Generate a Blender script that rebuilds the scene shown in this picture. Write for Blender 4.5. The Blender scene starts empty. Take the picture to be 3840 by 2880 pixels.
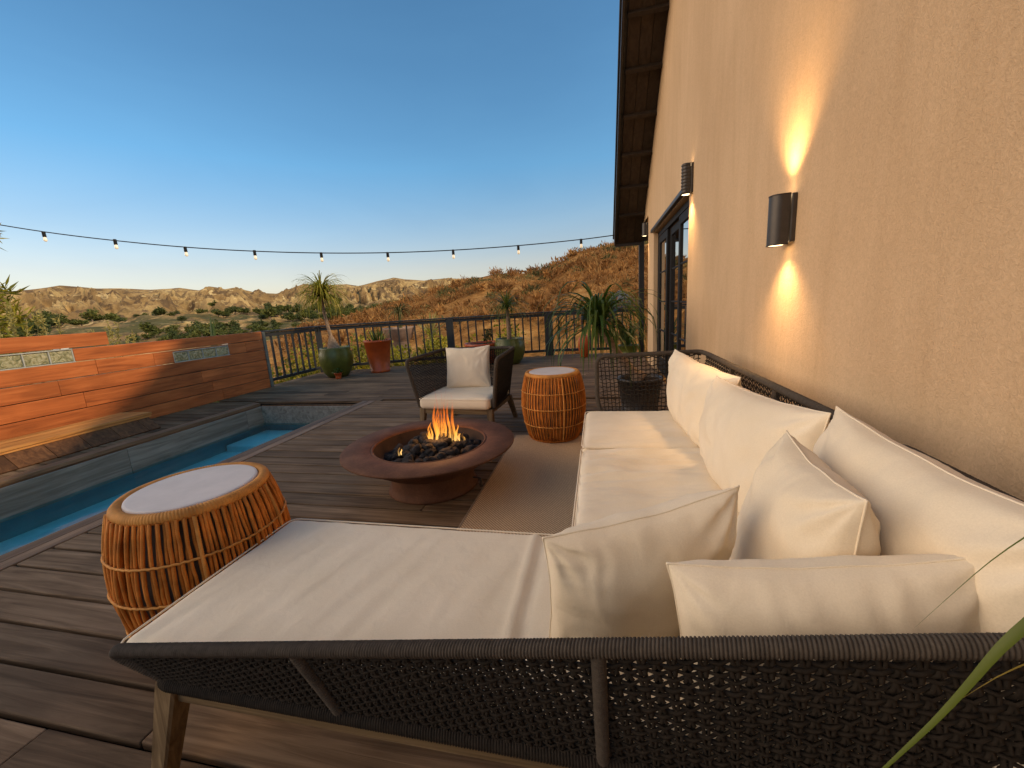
import bpy, math, random
import numpy as np
from mathutils import Vector, Matrix, noise as mnoise
random.seed(7); np.random.seed(7)
PI = math.pi
scene = bpy.context.scene
COL = scene.collection
V = lambda *a: np.array(a, float)

# ------------------------------------------------------------------ helpers
class MB:
    """Collects geometry, then links it as ONE mesh object."""
    def __init__(self):
        self.v = []; self.f = []; self.n = 0; self.r = []
    def add(self, verts, faces, rnd=None):
        verts = np.asarray(verts, float).reshape(-1, 3)
        self.v.append(verts)
        o = self.n
        self.f.extend([tuple(i + o for i in f) for f in faces])
        self.n += len(verts)
        self.r.append(np.full(len(verts), random.random() if rnd is None else rnd))
        return self
    def verts(self):
        return np.concatenate(self.v) if self.v else np.zeros((0, 3))
    def build(self, name, mat, parent=None, smooth=False, local=False):
        v = self.verts()
        loc = V(0, 0, 0)
        if parent is None:
            lo, hi = v.min(0), v.max(0)
            loc = V((lo[0]+hi[0])/2, (lo[1]+hi[1])/2, lo[2])
        elif not local:
            loc0 = parent
            off = V(0, 0, 0)
            while loc0 is not None:
                off = off + np.array(loc0.location); loc0 = loc0.parent
            v = v - off
        if parent is None: v = v - loc
        me = bpy.data.meshes.new(name)
        me.from_pydata(v.tolist(), [], self.f)
        at = me.attributes.new('rnd', 'FLOAT', 'POINT')
        at.data.foreach_set('value', np.concatenate(self.r).astype(np.float32))
        if smooth:
            me.polygons.foreach_set('use_smooth', np.ones(len(me.polygons), bool))
        me.materials.append(mat)
        me.update()
        o = bpy.data.objects.new(name, me)
        COL.objects.link(o)
        if parent is None: o.location = loc
        else: o.parent = parent
        return o

def tag(o, label=None, cat=None, group=None, kind=None):
    if label: o['label'] = label
    if cat: o['category'] = cat
    if group: o['group'] = group
    if kind: o['kind'] = kind
    return o

def empty(name, loc, label, cat, group=None, rz=0.0):
    o = bpy.data.objects.new(name, None)
    COL.objects.link(o)
    o.location = loc; o.rotation_euler = (0, 0, rz)
    o.empty_display_size = 0.1
    return tag(o, label, cat, group)

def copy_tree(o, parent=None):
    c = o.copy(); COL.objects.link(c); c.parent = parent
    for ch in list(o.children): copy_tree(ch, c)
    return c

def unit(a):
    a = np.asarray(a, float); n = np.linalg.norm(a)
    return a / n if n > 1e-12 else a

_RB = {}
def rbox_geo(size, r, seg=1, inner=1):
    """rounded box centred at origin -> verts, faces"""
    if np.isscalar(inner): inner = (inner, inner, inner)
    key = (tuple(np.round(size, 5)), round(r, 5), seg, tuple(inner))
    if key in _RB: return _RB[key]
    h = np.array(size, float) / 2
    r = min(r, h.min() * 0.999)
    cs = []
    for k in range(3):
        a = np.linspace(0, 1, seg + 1)
        a = 1 - np.cos(a * PI / 2) if seg > 1 else a
        left = -h[k] + r * (a if seg == 1 else np.sort(1 - np.cos(np.linspace(0, PI/2, seg+1)))[:])
        mid = np.linspace(-h[k] + r, h[k] - r, inner[k] + 1)
        c = np.concatenate([left[:-1], mid, -left[:-1][::-1]])
        cs.append(c)
    verts = []; faces = []; idx = {}
    def vid(p):
        k = tuple(np.round(p, 6))
        if k not in idx:
            idx[k] = len(verts); verts.append(p)
        return idx[k]
    for ax in range(3):
        u, w = (ax + 1) % 3, (ax + 2) % 3
        for sgn in (-1, 1):
            g = []
            for a in cs[u]:
                row = []
                for b in cs[w]:
                    p = np.zeros(3); p[ax] = sgn * h[ax]; p[u] = a; p[w] = b
                    row.append(vid(p))
                g.append(row)
            for i in range(len(g) - 1):
                for j in range(len(g[0]) - 1):
                    q = (g[i][j], g[i+1][j], g[i+1][j+1], g[i][j+1])
                    faces.append(q if sgn > 0 else q[::-1])
    P = np.array(verts)
    inn = np.clip(P, -(h - r), h - r)
    d = P - inn
    L = np.linalg.norm(d, axis=1, keepdims=True); L[L < 1e-9] = 1
    P = inn + d / L * r
    _RB[key] = (P, faces)
    return P, faces

def rbox(m, c, size, r=0.004, rz=0.0, M=None, rnd=None, seg=1, inner=1):
    P, F = rbox_geo(size, r, seg, inner)
    if rz:
        cz, sz = math.cos(rz), math.sin(rz)
        P = P @ np.array([[cz, sz, 0], [-sz, cz, 0], [0, 0, 1]])
    if M is not None: P = P @ np.asarray(M).T
    m.add(P + np.array(c, float), F, rnd)

def basis_from(d, up=(0, 0, 1)):
    """columns: x along d, y, z"""
    x = unit(d); up = np.array(up, float)
    if abs(np.dot(x, up)) > 0.98: up = V(1, 0, 0)
    y = unit(np.cross(up, x)); z = np.cross(x, y)
    return np.stack([x, y, z], 1)

def bar(m, a, b, w, h, r=0.003, up=(0, 0, 1), rnd=None):
    a = np.array(a, float); b = np.array(b, float)
    L = np.linalg.norm(b - a)
    rbox(m, (a + b) / 2, (L, w, h), r, M=basis_from(b - a, up), rnd=rnd)

def taper(m, a, b, wa, wb, rnd=None, up=(0, 1, 0)):
    """square leg from a (top, width wa) to b (bottom, width wb), with small chamfers"""
    a = np.array(a, float); b = np.array(b, float)
    ring = []
    for p, w in ((a, wa), (b, wb)):
        h = w / 2; c = h * 0.8
        ring.append([p + V(x, y, 0) for x, y in ((-c, -h), (c, -h), (h, -c), (h, c), (c, h), (-c, h), (-h, c), (-h, -c))])
    v = np.array(ring).reshape(-1, 3)
    f = [(i, (i+1) % 8, 8 + (i+1) % 8, 8 + i)[::-1] for i in range(8)]
    f += [tuple(range(8)), tuple(range(15, 7, -1))]
    m.add(v, f, rnd)

def frames(pts):
    pts = np.asarray(pts, float)
    t = np.gradient(pts, axis=0)
    t /= np.linalg.norm(t, axis=1, keepdims=True) + 1e-12
    n = np.zeros_like(t)
    a = V(0, 0, 1) if abs(t[0][2]) < 0.9 else V(1, 0, 0)
    n0 = unit(np.cross(t[0], a)); n[0] = n0
    for i in range(1, len(t)):
        p = n[i-1] - t[i] * np.dot(n[i-1], t[i]); n[i] = unit(p)
    return t, n, np.cross(t, n)

def tube(m, pts, r, sides=6, cap=True, rnd=None, slant=0.0, flat=1.0):
    pts = np.asarray(pts, float); k = len(pts)
    r = np.broadcast_to(np.asarray(r, float), (k,))
    t, n, b = frames(pts)
    th = np.arange(sides) * 2 * PI / sides
    P = pts[:, None, :] + r[:, None, None] * (np.cos(th)[None, :, None] * n[:, None, :] + flat * np.sin(th)[None, :, None] * b[:, None, :])
    if slant: P = P + slant * np.cos(th)[None, :, None] * t[:, None, :]
    f = []
    for i in range(k - 1):
        o = i * sides
        for j in range(sides):
            j2 = (j + 1) % sides
            f.append((o + j, o + j2, o + sides + j2, o + sides + j))
    if cap:
        f.append(tuple(range(sides))[::-1]); f.append(tuple(range((k-1)*sides, k*sides)))
    m.add(P.reshape(-1, 3), f, rnd)

def resample(pts, step):
    pts = np.asarray(pts, float)
    d = np.r_[0, np.cumsum(np.linalg.norm(np.diff(pts, axis=0), axis=1))]
    n = max(2, int(d[-1] / step) + 1)
    s = np.linspace(0, d[-1], n)
    return np.stack([np.interp(s, d, pts[:, k]) for k in range(3)], 1)

def fillet(pts, rad, seg=7):
    """polyline with rounded corners; rad scalar or per-corner list"""
    pts = [np.array(p, float) for p in pts]
    out = [pts[0]]
    for i in range(1, len(pts) - 1):
        rr = rad[i-1] if hasattr(rad, '__len__') else rad
        a, p, c = pts[i-1], pts[i], pts[i+1]
        ra = min(rr, np.linalg.norm(a - p) * .49); rc = min(rr, np.linalg.norm(c - p) * .49)
        s = p + unit(a - p) * ra; e = p + unit(c - p) * rc
        for k in range(seg + 1):
            t = k / seg
            out.append((1-t)**2 * s + 2*t*(1-t) * p + t*t * e)
    out.append(pts[-1])
    return np.array(out)

def rope_rail(m, path, R=0.02, pitch=0.006, sides=10, rings=4, amp=0.10):
    p = resample(path, pitch / rings)
    i = np.arange(len(p))
    rr = R * (1 - amp + amp * 1.6 * np.abs(np.sin(PI * i / rings)) ** 0.7)
    jit = np.array([0.985 + 0.03 * random.random() for _ in range(len(p) // rings + 2)])
    rr = rr * jit[i // rings]
    tube(m, p, rr, sides, slant=pitch * 0.45, rnd=0.5)

def lathe(m, prof, c=(0, 0, 0), seg=32, rnd=None, cap0=False, cap1=False, wob=None):
    prof = np.asarray(prof, float); k = len(prof)
    th = np.arange(seg) * 2 * PI / seg
    P = np.zeros((k, seg, 3))
    P[:, :, 0] = prof[:, None, 0] * np.cos(th); P[:, :, 1] = prof[:, None, 0] * np.sin(th); P[:, :, 2] = prof[:, None, 1]
    f = []
    for i in range(k - 1):
        for j in range(seg):
            j2 = (j+1) % seg
            f.append((i*seg+j, i*seg+j2, (i+1)*seg+j2, (i+1)*seg+j))
    if cap0: f.append(tuple(range(seg))[::-1])
    if cap1: f.append(tuple(range((k-1)*seg, k*seg)))
    m.add(P.reshape(-1, 3) + np.array(c, float), f, rnd)

def weave(m, P, L, Hh, ds, dt, r, amp=None, s0=0.0, s1=1.0, side=4, pair=False, flat=0.6, grow=0.0):
    """woven rope sheet. P(s,t) -> point for s,t in 0..1; L,Hh the sheet's size in metres"""
    amp = amp or r * 1.0
    ns = max(3, int(L * (s1 - s0) / ds)); nt = max(3, int(Hh / dt))
    S = s0 + (np.arange(ns) + .5) / ns * (s1 - s0); T = (np.arange(nt) + .5) / nt
    e = 1e-3
    def nrm(s, t):
        a = P(s + e, t) - P(s - e, t); b = P(s, t + e) - P(s, t - e)
        return unit(np.cross(a, b))
    # weft: along s
    ss = np.linspace(s0, s1, ns * 2 + 1)
    for j, t in enumerate(T):
        pts = []
        for s in ss:
            q = (s - s0) / (s1 - s0) * ns
            w = math.cos(PI * (q - .5)) * (1 if j % 2 else -1)
            tt = min(1, max(0, t + (0.16 / nt) * math.sin(PI * q + j * 1.7)))
            pts.append(P(s, tt) + nrm(s, t) * amp * w)
        tube(m, pts, r * (1 + grow * ss), side, cap=False, flat=flat, rnd=random.random())
    tt = np.linspace(0, 1, nt * 2 + 1)
    for i, s in enumerate(S):
        for off in ((-.22, .22) if pair else (0,)):
            pts = []
            for t in tt:
                q = t * nt
                w = -math.cos(PI * (q - .5)) * (1 if i % 2 else -1)
                ds_ = off * math.cos(PI * q * 0.5) / ns * (s1 - s0) if pair else 0
                pts.append(P(s + ds_, t) + nrm(s, t) * amp * w)
            tube(m, pts, r * .95 * (1 + grow * s), side, cap=False, flat=flat, rnd=random.random())

def quadP(a, b, c, d):
    """bilinear patch: a=s0t0 b=s1t0 c=s1t1 d=s0t1"""
    a, b, c, d = [np.array(x, float) for x in (a, b, c, d)]
    return lambda s, t: (1-t) * ((1-s) * a + s * b) + t * ((1-s) * d + s * c)

def fnoise(p, s=1.0, o=3):
    return mnoise.fractal(Vector((p[0]*s, p[1]*s, p[2]*s)), 1.0, 2.0, o)

# ------------------------------------------------------------------ materials
def newmat(name):
    m = bpy.data.materials.new(name); m.use_nodes = True
    nt = m.node_tree; b = nt.nodes['Principled BSDF']
    return m, nt, b, nt.nodes.new, nt.links.new

def ramp(nt, fac, stops, interp='LINEAR'):
    r = nt.nodes.new('ShaderNodeValToRGB'); r.color_ramp.interpolation = interp
    els = r.color_ramp.elements
    while len(els) < len(stops): els.new(0.5)
    for e, (p, c) in zip(els, stops):
        e.position = p; e.color = (*c, 1) if len(c) == 3 else c
    nt.links.new(fac, r.inputs[0])
    return r.outputs[0]

def noise_tex(nt, vec, scale, detail=4, rough=.55, dist=0.0):
    n = nt.nodes.new('ShaderNodeTexNoise')
    n.inputs['Scale'].default_value = scale; n.inputs['Detail'].default_value = detail
    n.inputs['Roughness'].default_value = rough; n.inputs['Distortion'].default_value = dist
    if vec is not None: nt.links.new(vec, n.inputs['Vector'])
    return n.outputs['Fac']

def coords(nt, scale=(1, 1, 1), rot=(0, 0, 0), obj=True, rndshift=False):
    if obj:
        v = nt.nodes.new('ShaderNodeTexCoord').outputs['Object']
    else:
        v = nt.nodes.new('ShaderNodeNewGeometry').outputs['Position']
    if rndshift:
        a = nt.nodes.new('ShaderNodeAttribute'); a.attribute_name = 'rnd'
        mul = nt.nodes.new('ShaderNodeMath'); mul.operation = 'MULTIPLY'; mul.inputs[1].default_value = 37.0
        nt.links.new(a.outputs['Fac'], mul.inputs[0])
        ad = nt.nodes.new('ShaderNodeVectorMath'); ad.operation = 'ADD'
        nt.links.new(v, ad.inputs[0]); nt.links.new(mul.outputs[0], ad.inputs[1]); v = ad.outputs[0]
    mp = nt.nodes.new('ShaderNodeMapping')
    mp.inputs['Scale'].default_value = scale; mp.inputs['Rotation'].default_value = rot
    nt.links.new(v, mp.inputs['Vector'])
    return mp.outputs[0]

def mixc(nt, fac, a, b, mode='MIX'):
    n = nt.nodes.new('ShaderNodeMix'); n.data_type = 'RGBA'; n.blend_type = mode
    for i, x in ((0, fac), (6, a), (7, b)):
        if isinstance(x, (int, float)): n.inputs[i].default_value = x
        elif isinstance(x, tuple): n.inputs[i].default_value = (*x, 1)
        else: nt.links.new(x, n.inputs[i])
    return n.outputs[2]

def bump(nt, b, h, strength=.3, dist=.01, prev=None):
    n = nt.nodes.new('ShaderNodeBump'); n.inputs['Strength'].default_value = strength; n.inputs['Distance'].default_value = dist
    nt.links.new(h, n.inputs['Height'])
    if prev is not None: nt.links.new(prev, n.inputs['Normal'])
    nt.links.new(n.outputs[0], b.inputs['Normal'])
    return n.outputs[0]

def rnd_fac(nt):
    a = nt.nodes.new('ShaderNodeAttribute'); a.attribute_name = 'rnd'
    return a.outputs['Fac']

def wood(name, stops, axis='x', rough=.7, board=0.35, grain=22, bumps=.25, spec=.3, blotch=0.3, coarse=1.0):
    m, nt, b, N, Lk = newmat(name)
    sc = {'x': (1.3, grain, grain), 'y': (grain, 1.3, grain), 'z': (grain, grain, 1.3)}[axis]
    sc = tuple(s * coarse for s in sc)
    v = coords(nt, sc, rndshift=True)
    g = noise_tex(nt, v, 1.0, 6, .62, .9)
    c = ramp(nt, g, stops)
    big = noise_tex(nt, coords(nt, (2.2, 2.2, 2.2), rndshift=True), 1.0, 3, .5)
    c = mixc(nt, blotch, c, ramp(nt, big, [(.35, (.45, .45, .45)), (.65, (1, 1, 1))]), 'MULTIPLY')
    rv = ramp(nt, rnd_fac(nt), [(0, (1 - board,)*3), (.5, (1, 1, 1)), (1, (1 + board * .8, 1 + board*.75, 1 + board*.7))])
    c = mixc(nt, 1.0, c, rv, 'MULTIPLY')
    Lk(c, b.inputs['Base Color'])
    b.inputs['Roughness'].default_value = rough; b.inputs['Specular IOR Level'].default_value = spec
    bump(nt, b, g, bumps, .006)
    return m

def plain(name, col, rough=.6, spec=.4, metal=0.0, var=.12, nscale=8, bumps=0.0, bscale=60, coat=0.0):
    m, nt, b, N, Lk = newmat(name)
    n = noise_tex(nt, coords(nt), nscale, 5, .6)
    c = ramp(nt, n, [(.3, tuple(x * (1 - var) for x in col)), (.7, tuple(min(1, x * (1 + var)) for x in col))])
    Lk(c, b.inputs['Base Color'])
    b.inputs['Roughness'].default_value = rough; b.inputs['Specular IOR Level'].default_value = spec
    b.inputs['Metallic'].default_value = metal
    if coat: b.inputs['Coat Weight'].default_value = coat; b.inputs['Coat Roughness'].default_value = .12
    if bumps: bump(nt, b, noise_tex(nt, coords(nt), bscale, 4, .6), bumps, .004)
    return m

M_deck = wood('weathered_deck_wood', [(.28, (.084, .050, .027)), (.5, (.184, .116, .066)), (.72, (.30, .198, .118))], 'x', .8, .30, 26, .6, .18, .55)
M_deck_y = wood('weathered_border_wood', [(.28, (.10, .058, .032)), (.5, (.20, .12, .066)), (.72, (.31, .195, .112))], 'y', .62, .3, 26, .4, .35, .45)
M_cope = wood('oiled_coping_wood', [(.3, (.085, .045, .02)), (.5, (.19, .10, .045)), (.7, (.28, .16, .075))], 'y', .6, .25, 24, .3)
M_red = wood('red_stained_cedar', [(.3, (.27, .072, .020)), (.5, (.47, .130, .034)), (.7, (.60, .19, .056))], 'y', .5, .13, 16, .2, .35, .35)
M_bench = wood('golden_bench_wood', [(.3, (.30, .12, .032)), (.5, (.52, .235, .066)), (.7, (.64, .33, .11))], 'y', .55, .25, 20, .25)
M_bench_d = wood('dark_bench_wood', [(.3, (.055, .023, .009)), (.5, (.105, .045, .017)), (.7, (.165, .075, .03))], 'x', .75, .35, 20, .25)
M_teak_x = wood('grey_teak', [(.25, (.06, .036, .016)), (.5, (.19, .125, .06)), (.75, (.34, .24, .125))], 'x', .65, .15, 34, .35)
M_teak_z = wood('grey_teak_upright', [(.25, (.06, .036, .016)), (.5, (.18, .118, .058)), (.75, (.34, .24, .125))], 'z', .65, .15, 34, .45)
M_poolside = wood('grey_pool_boards', [(.3, (.15, .12, .09)), (.5, (.25, .205, .155)), (.7, (.34, .285, .225))], 'y', .7, .2, 18, .25)
M_rope = plain('dark_rope', (.026, .020, .0145), .85, .2, 0, .3, 60, .4, 400)
M_frame_rope = plain('taupe_rope', (.074, .059, .045), .85, .2, 0, .25, 60, .4, 400)
M_rattan = plain('orange_rattan', (.55, .185, .030), .7, .2, 0, .38, 14, .2, 120)
M_rattan_l = plain('honey_rattan', (.58, .25, .055), .65, .25, 0, .3, 14, .2, 120)
M_stone = plain('pale_table_stone', (.66, .585, .53), .7, .3, 0, .08, 9, .15, 90)
M_liner = plain('grey_table_liner', (.10, .075, .06), .6, .3, 0, .15, 10)
M_dark = plain('bronze_metal', (.060, .050, .042), .42, .5, .35, .15, 20)
M_post = plain('charcoal_paint', (.026, .027, .029), .5, .4, 0, .2, 12, .1, 60)
M_postl = plain('grey_green_paint', (.15, .15, .13), .6, .35, 0, .25, 12, .15, 60)
M_soffit = wood('dark_soffit_wood', [(.3, (.034, .023, .015)), (.5, (.052, .036, .024)), (.7, (.07, .050, .034))], 'y', .7, .25, 14, .2)
M_black = plain('near_black_frame', (.014, .012, .011), .6, .22, 0, .2, 15)
M_terra = plain('glazed_orange_pot', (.42, .070, .010), .45, .4, 0, .22, 5, .08, 40, .12)
M_green = plain('glazed_olive_pot', (.085, .095, .012), .4, .4, 0, .35, 5, .06, 40, .15)
M_soil = plain('potting_soil', (.03, .022, .016), .95, .1, 0, .4, 40, .6, 90)
M_trunk = plain('palm_bark', (.25, .17, .115), .9, .15, 0, .35, 25, .6, 60)
M_lava = plain('lava_rock', (.022, .020, .020), .85, .3, 0, .5, 25, .8, 70)
M_soot = plain('sooty_steel', (.03, .018, .012), .8, .3, 0, .4, 12)
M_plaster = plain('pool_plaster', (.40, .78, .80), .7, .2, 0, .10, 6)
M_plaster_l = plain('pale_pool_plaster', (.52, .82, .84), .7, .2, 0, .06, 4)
M_plaster_d = plain('shaded_pool_plaster', (.10, .30, .33), .7, .2, 0, .10, 4)  # pool plaster with the shade of the underwater walls put into its colour
M_roof = plain('house_roofing', (.06, .055, .05), .85, .2, 0, .2, 20)
M_white = plain('white_render', (.72, .68, .62), .8, .2, 0, .08, 6)
M_tile = plain('distant_roof', (.30, .20, .15), .85, .2, 0, .25, 6)
M_greyroof = plain('slate_grey_roof', (.16, .16, .17), .8, .2, 0, .15, 6)

def fabric():
    m, nt, b, N, Lk = newmat('cream_canvas')
    v = coords(nt, obj=True)
    big = noise_tex(nt, v, 3.5, 4, .55)
    c = ramp(nt, big, [(.3, (.80, .675, .49)), (.7, (.90, .775, .585))])
    fine = noise_tex(nt, v, 330, 3, .7)
    c = mixc(nt, .35, c, ramp(nt, fine, [(.3, (.74, .71, .66)), (.7, (1, 1, 1))]), 'MULTIPLY')
    Lk(c, b.inputs['Base Color'])
    b.inputs['Roughness'].default_value = .9; b.inputs['Specular IOR Level'].default_value = .15
    b.inputs['Sheen Weight'].default_value = .15
    n1 = bump(nt, b, fine, .25, .0012)
    bump(nt, b, noise_tex(nt, v, 16, 4, .5, .4), .22, .012, n1)
    return m
M_fabric = fabric()

def stucco():
    m, nt, b, N, Lk = newmat('tan_stucco')
    v = coords(nt, obj=False)
    big = noise_tex(nt, coords(nt, (1, 1, .45), obj=False), 1.3, 5, .6)
    c = ramp(nt, big, [(.25, (.59, .40, .232)), (.75, (.72, .505, .305))])
    fine = noise_tex(nt, v, 85, 4, .65, 1.4)
    c = mixc(nt, .34, c, ramp(nt, fine, [(.35, (.6, .57, .53)), (.6, (1, 1, 1))]), 'MULTIPLY')
    Lk(c, b.inputs['Base Color'])
    b.inputs['Roughness'].default_value = .92; b.inputs['Specular IOR Level'].default_value = .15
    st = noise_tex(nt, coords(nt, (1.2, 1.2, .18), obj=False), 4.0, 5, .65, .8)
    c = mixc(nt, .35, c, ramp(nt, st, [(.30, (.80, .76, .70)), (.55, (1, 1, 1))]), 'MULTIPLY')
    Lk(c, b.inputs['Base Color'])
    n1 = bump(nt, b, fine, .62, .007)
    bump(nt, b, noise_tex(nt, coords(nt, (1, 1, .3), obj=False), 9, 4, .6, .5), .3, .02, n1)
    return m
M_stucco = stucco()

def corten():
    m, nt, b, N, Lk = newmat('rusted_steel')
    v = coords(nt)
    n1 = noise_tex(nt, v, 5, 6, .65); n2 = noise_tex(nt, v, 90, 3, .7)
    c = ramp(nt, n1, [(.3, (.080, .035, .019)), (.5, (.130, .058, .031)), (.72, (.195, .092, .050))])
    c = mixc(nt, .5, c, ramp(nt, n2, [(.3, (.6, .55, .5)), (.62, (1, 1, 1)), (.8, (1.35, 1.2, 1.1))]), 'MULTIPLY')
    Lk(c, b.inputs['Base Color']); b.inputs['Roughness'].default_value = .78; b.inputs['Specular IOR Level'].default_value = .25
    bump(nt, b, n2, .25, .003)
    return m
M_corten = corten()

def rugmat():
    m, nt, b, N, Lk = newmat('jute_rug_weave')
    w = N('ShaderNodeTexWave'); w.wave_type = 'BANDS'; w.bands_direction = 'DIAGONAL'
    w.inputs['Scale'].default_value = 32; w.inputs['Distortion'].default_value = 1.2; w.inputs['Detail'].default_value = 2; w.inputs['Detail Scale'].default_value = 3
    Lk(coords(nt, (1, 1, 0)), w.inputs['Vector'])
    n = noise_tex(nt, coords(nt), 240, 3, .7)
    c = ramp(nt, w.outputs['Fac'], [(.2, (.38, .25, .14)), (.75, (.74, .53, .33))])
    c = mixc(nt, .55, c, ramp(nt, n, [(.3, (.5, .48, .45)), (.65, (1.1, 1.08, 1.05))]), 'MULTIPLY')
    Lk(c, b.inputs['Base Color']); b.inputs['Roughness'].default_value = .95; b.inputs['Specular IOR Level'].default_value = .1
    bump(nt, b, w.outputs['Fac'], .6, .003)
    return m
M_rug = rugmat()
M_hem = plain('rug_binding', (.30, .22, .15), .95, .1, 0, .2, 60)

def watermat():
    m = bpy.data.materials.new('pool_water'); m.use_nodes = True
    nt = m.node_tree; nt.nodes.clear(); N = nt.nodes.new; Lk = nt.links.new
    out = N('ShaderNodeOutputMaterial'); mix = N('ShaderNodeMixShader'); tr = N('ShaderNodeBsdfTransparent'); gl = N('ShaderNodeBsdfGlossy'); fr = N('ShaderNodeFresnel')
    tr.inputs[0].default_value = (.62, .92, .93, 1); gl.inputs['Roughness'].default_value = .02; gl.inputs[0].default_value = (.9, .95, 1, 1)
    fr.inputs['IOR'].default_value = 1.33
    bp = N('ShaderNodeBump'); bp.inputs['Strength'].default_value = .22; bp.inputs['Distance'].default_value = .02
    Lk(noise_tex(nt, coords(nt, (1, .6, 1), obj=False), 5, 2, .5), bp.inputs['Height'])
    Lk(bp.outputs[0], gl.inputs['Normal']); Lk(bp.outputs[0], fr.inputs['Normal'])
    Lk(fr.outputs[0], mix.inputs[0]); Lk(tr.outputs[0], mix.inputs[1]); Lk(gl.outputs[0], mix.inputs[2]); Lk(mix.outputs[0], out.inputs[0])
    return m
M_water = watermat()

def glassmat(name, tint, ior=1.45, rough=.02, alpha_mix=None):
    m = bpy.data.materials.new(name); m.use_nodes = True
    nt = m.node_tree; nt.nodes.clear(); N = nt.nodes.new; Lk = nt.links.new
    out = N('ShaderNodeOutputMaterial'); mix = N('ShaderNodeMixShader'); tr = N('ShaderNodeBsdfTransparent'); gl = N('ShaderNodeBsdfGlossy'); fr = N('ShaderNodeFresnel')
    tr.inputs[0].default_value = (*tint, 1); gl.inputs['Roughness'].default_value = rough; fr.inputs['IOR'].default_value = ior
    Lk(fr.outputs[0], mix.inputs[0]); Lk(tr.outputs[0], mix.inputs[1]); Lk(gl.outputs[0], mix.inputs[2]); Lk(mix.outputs[0], out.inputs[0])
    return m
M_pane = glassmat('door_glass', (.25, .28, .28), 1.6)

def glassblock():
    m, nt, b, N, Lk = newmat('glass_block')
    v = coords(nt)
    w = noise_tex(nt, v, 14, 3, .5, 2.0)
    c = ramp(nt, w, [(.3, (.20, .20, .10)), (.5, (.46, .42, .24)), (.68, (.70, .64, .44))])  # gold tones put the light passing through the blocks into the colour
    Lk(c, b.inputs['Base Color']); b.inputs['Roughness'].default_value = .08; b.inputs['Specular IOR Level'].default_value = .7
    b.inputs['Transmission Weight'].default_value = .35; b.inputs['IOR'].default_value = 1.3
    bump(nt, b, w, .5, .02)
    return m
M_gblock = glassblock()
M_mortar = plain('block_mortar', (.42, .41, .36), .8, .2, 0, .1, 20)

def leafmat(name, cols, rough=.55, trans=.25, scale=3.0):
    m = bpy.data.materials.new(name); m.use_nodes = True
    nt = m.node_tree; b = nt.nodes['Principled BSDF']; N = nt.nodes.new; Lk = nt.links.new
    c = ramp(nt, rnd_fac(nt), [(i / (len(cols) - 1), x) for i, x in enumerate(cols)])
    n = noise_tex(nt, coords(nt), scale, 3, .6)
    c = mixc(nt, .6, c, ramp(nt, n, [(.3, (.55, .55, .55)), (.7, (1.15, 1.15, 1.1))]), 'MULTIPLY')
    Lk(c, b.inputs['Base Color']); b.inputs['Roughness'].default_value = rough; b.inputs['Specular IOR Level'].default_value = .3
    tl = N('ShaderNodeBsdfTranslucent'); Lk(c, tl.inputs[0])
    mx = N('ShaderNodeMixShader'); mx.inputs[0].default_value = trans
    out = nt.nodes['Material Output']
    Lk(b.outputs[0], mx.inputs[1]); Lk(tl.outputs[0], mx.inputs[2]); Lk(mx.outputs[0], out.inputs[0])
    return m
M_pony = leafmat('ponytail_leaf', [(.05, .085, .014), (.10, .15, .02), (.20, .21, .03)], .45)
M_pony_y = leafmat('sunlit_ponytail_leaf', [(.13, .15, .012), (.27, .25, .022), (.44, .36, .05)], .5, .35)  # ponytail leaf with sunlight put into the colour as yellow
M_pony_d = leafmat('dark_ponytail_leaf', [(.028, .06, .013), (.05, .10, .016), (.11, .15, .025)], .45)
M_bush = leafmat('yellow_green_bush_leaf', [(.06, .08, .010), (.27, .24, .02), (.52, .40, .04)], .6, .35)
M_tree = leafmat('grey_green_tree_leaf', [(.035, .05, .014), (.07, .085, .02), (.12, .13, .03)], .7, .2, .4)
M_tree_l = leafmat('olive_tree_leaf', [(.055, .07, .015), (.115, .12, .022), (.20, .18, .035)], .7, .2, .4)
M_dry = leafmat('dry_scrub_leaf', [(.13, .055, .015), (.31, .135, .036), (.50, .26, .08)], .85, .2, .5)
M_dry_g = leafmat('green_scrub_leaf', [(.05, .05, .016), (.12, .105, .03), (.20, .155, .05)], .8, .2, .5)
M_spike = leafmat('pale_flower_spike', [(.22, .20, .05), (.40, .34, .10), (.50, .42, .16)], .7, .3)
M_blade = leafmat('grass_blade', [(.10, .14, .015), (.18, .22, .025), (.24, .26, .04)], .4, .35)
M_blade_t = leafmat('yellowing_blade', [(.30, .22, .03), (.36, .25, .05), (.42, .26, .06)], .5, .35)

def emis(name, col, s):
    m = bpy.data.materials.new(name); m.use_nodes = True
    b = m.node_tree.nodes['Principled BSDF']
    b.inputs['Base Color'].default_value = (*[min(1, c) for c in col], 1)
    b.inputs['Emission Color'].default_value = (*col, 1); b.inputs['Emission Strength'].default_value = s
    return m
M_lens = emis('lit_lamp_lens', (1, .72, .40), 6.0)
def bulbmat():
    m, nt, b, N, Lk = newmat('frosted_lit_bulb')
    v = coords(nt)
    sep = N('ShaderNodeSeparateXYZ'); Lk(v, sep.inputs[0])
    b.inputs['Base Color'].default_value = (.8, .7, .55, 1); b.inputs['Roughness'].default_value = .2
    b.inputs['Emission Color'].default_value = (1, .74, .44, 1); b.inputs['Emission Strength'].default_value = .42
    return m
M_bulb = bulbmat()

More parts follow.
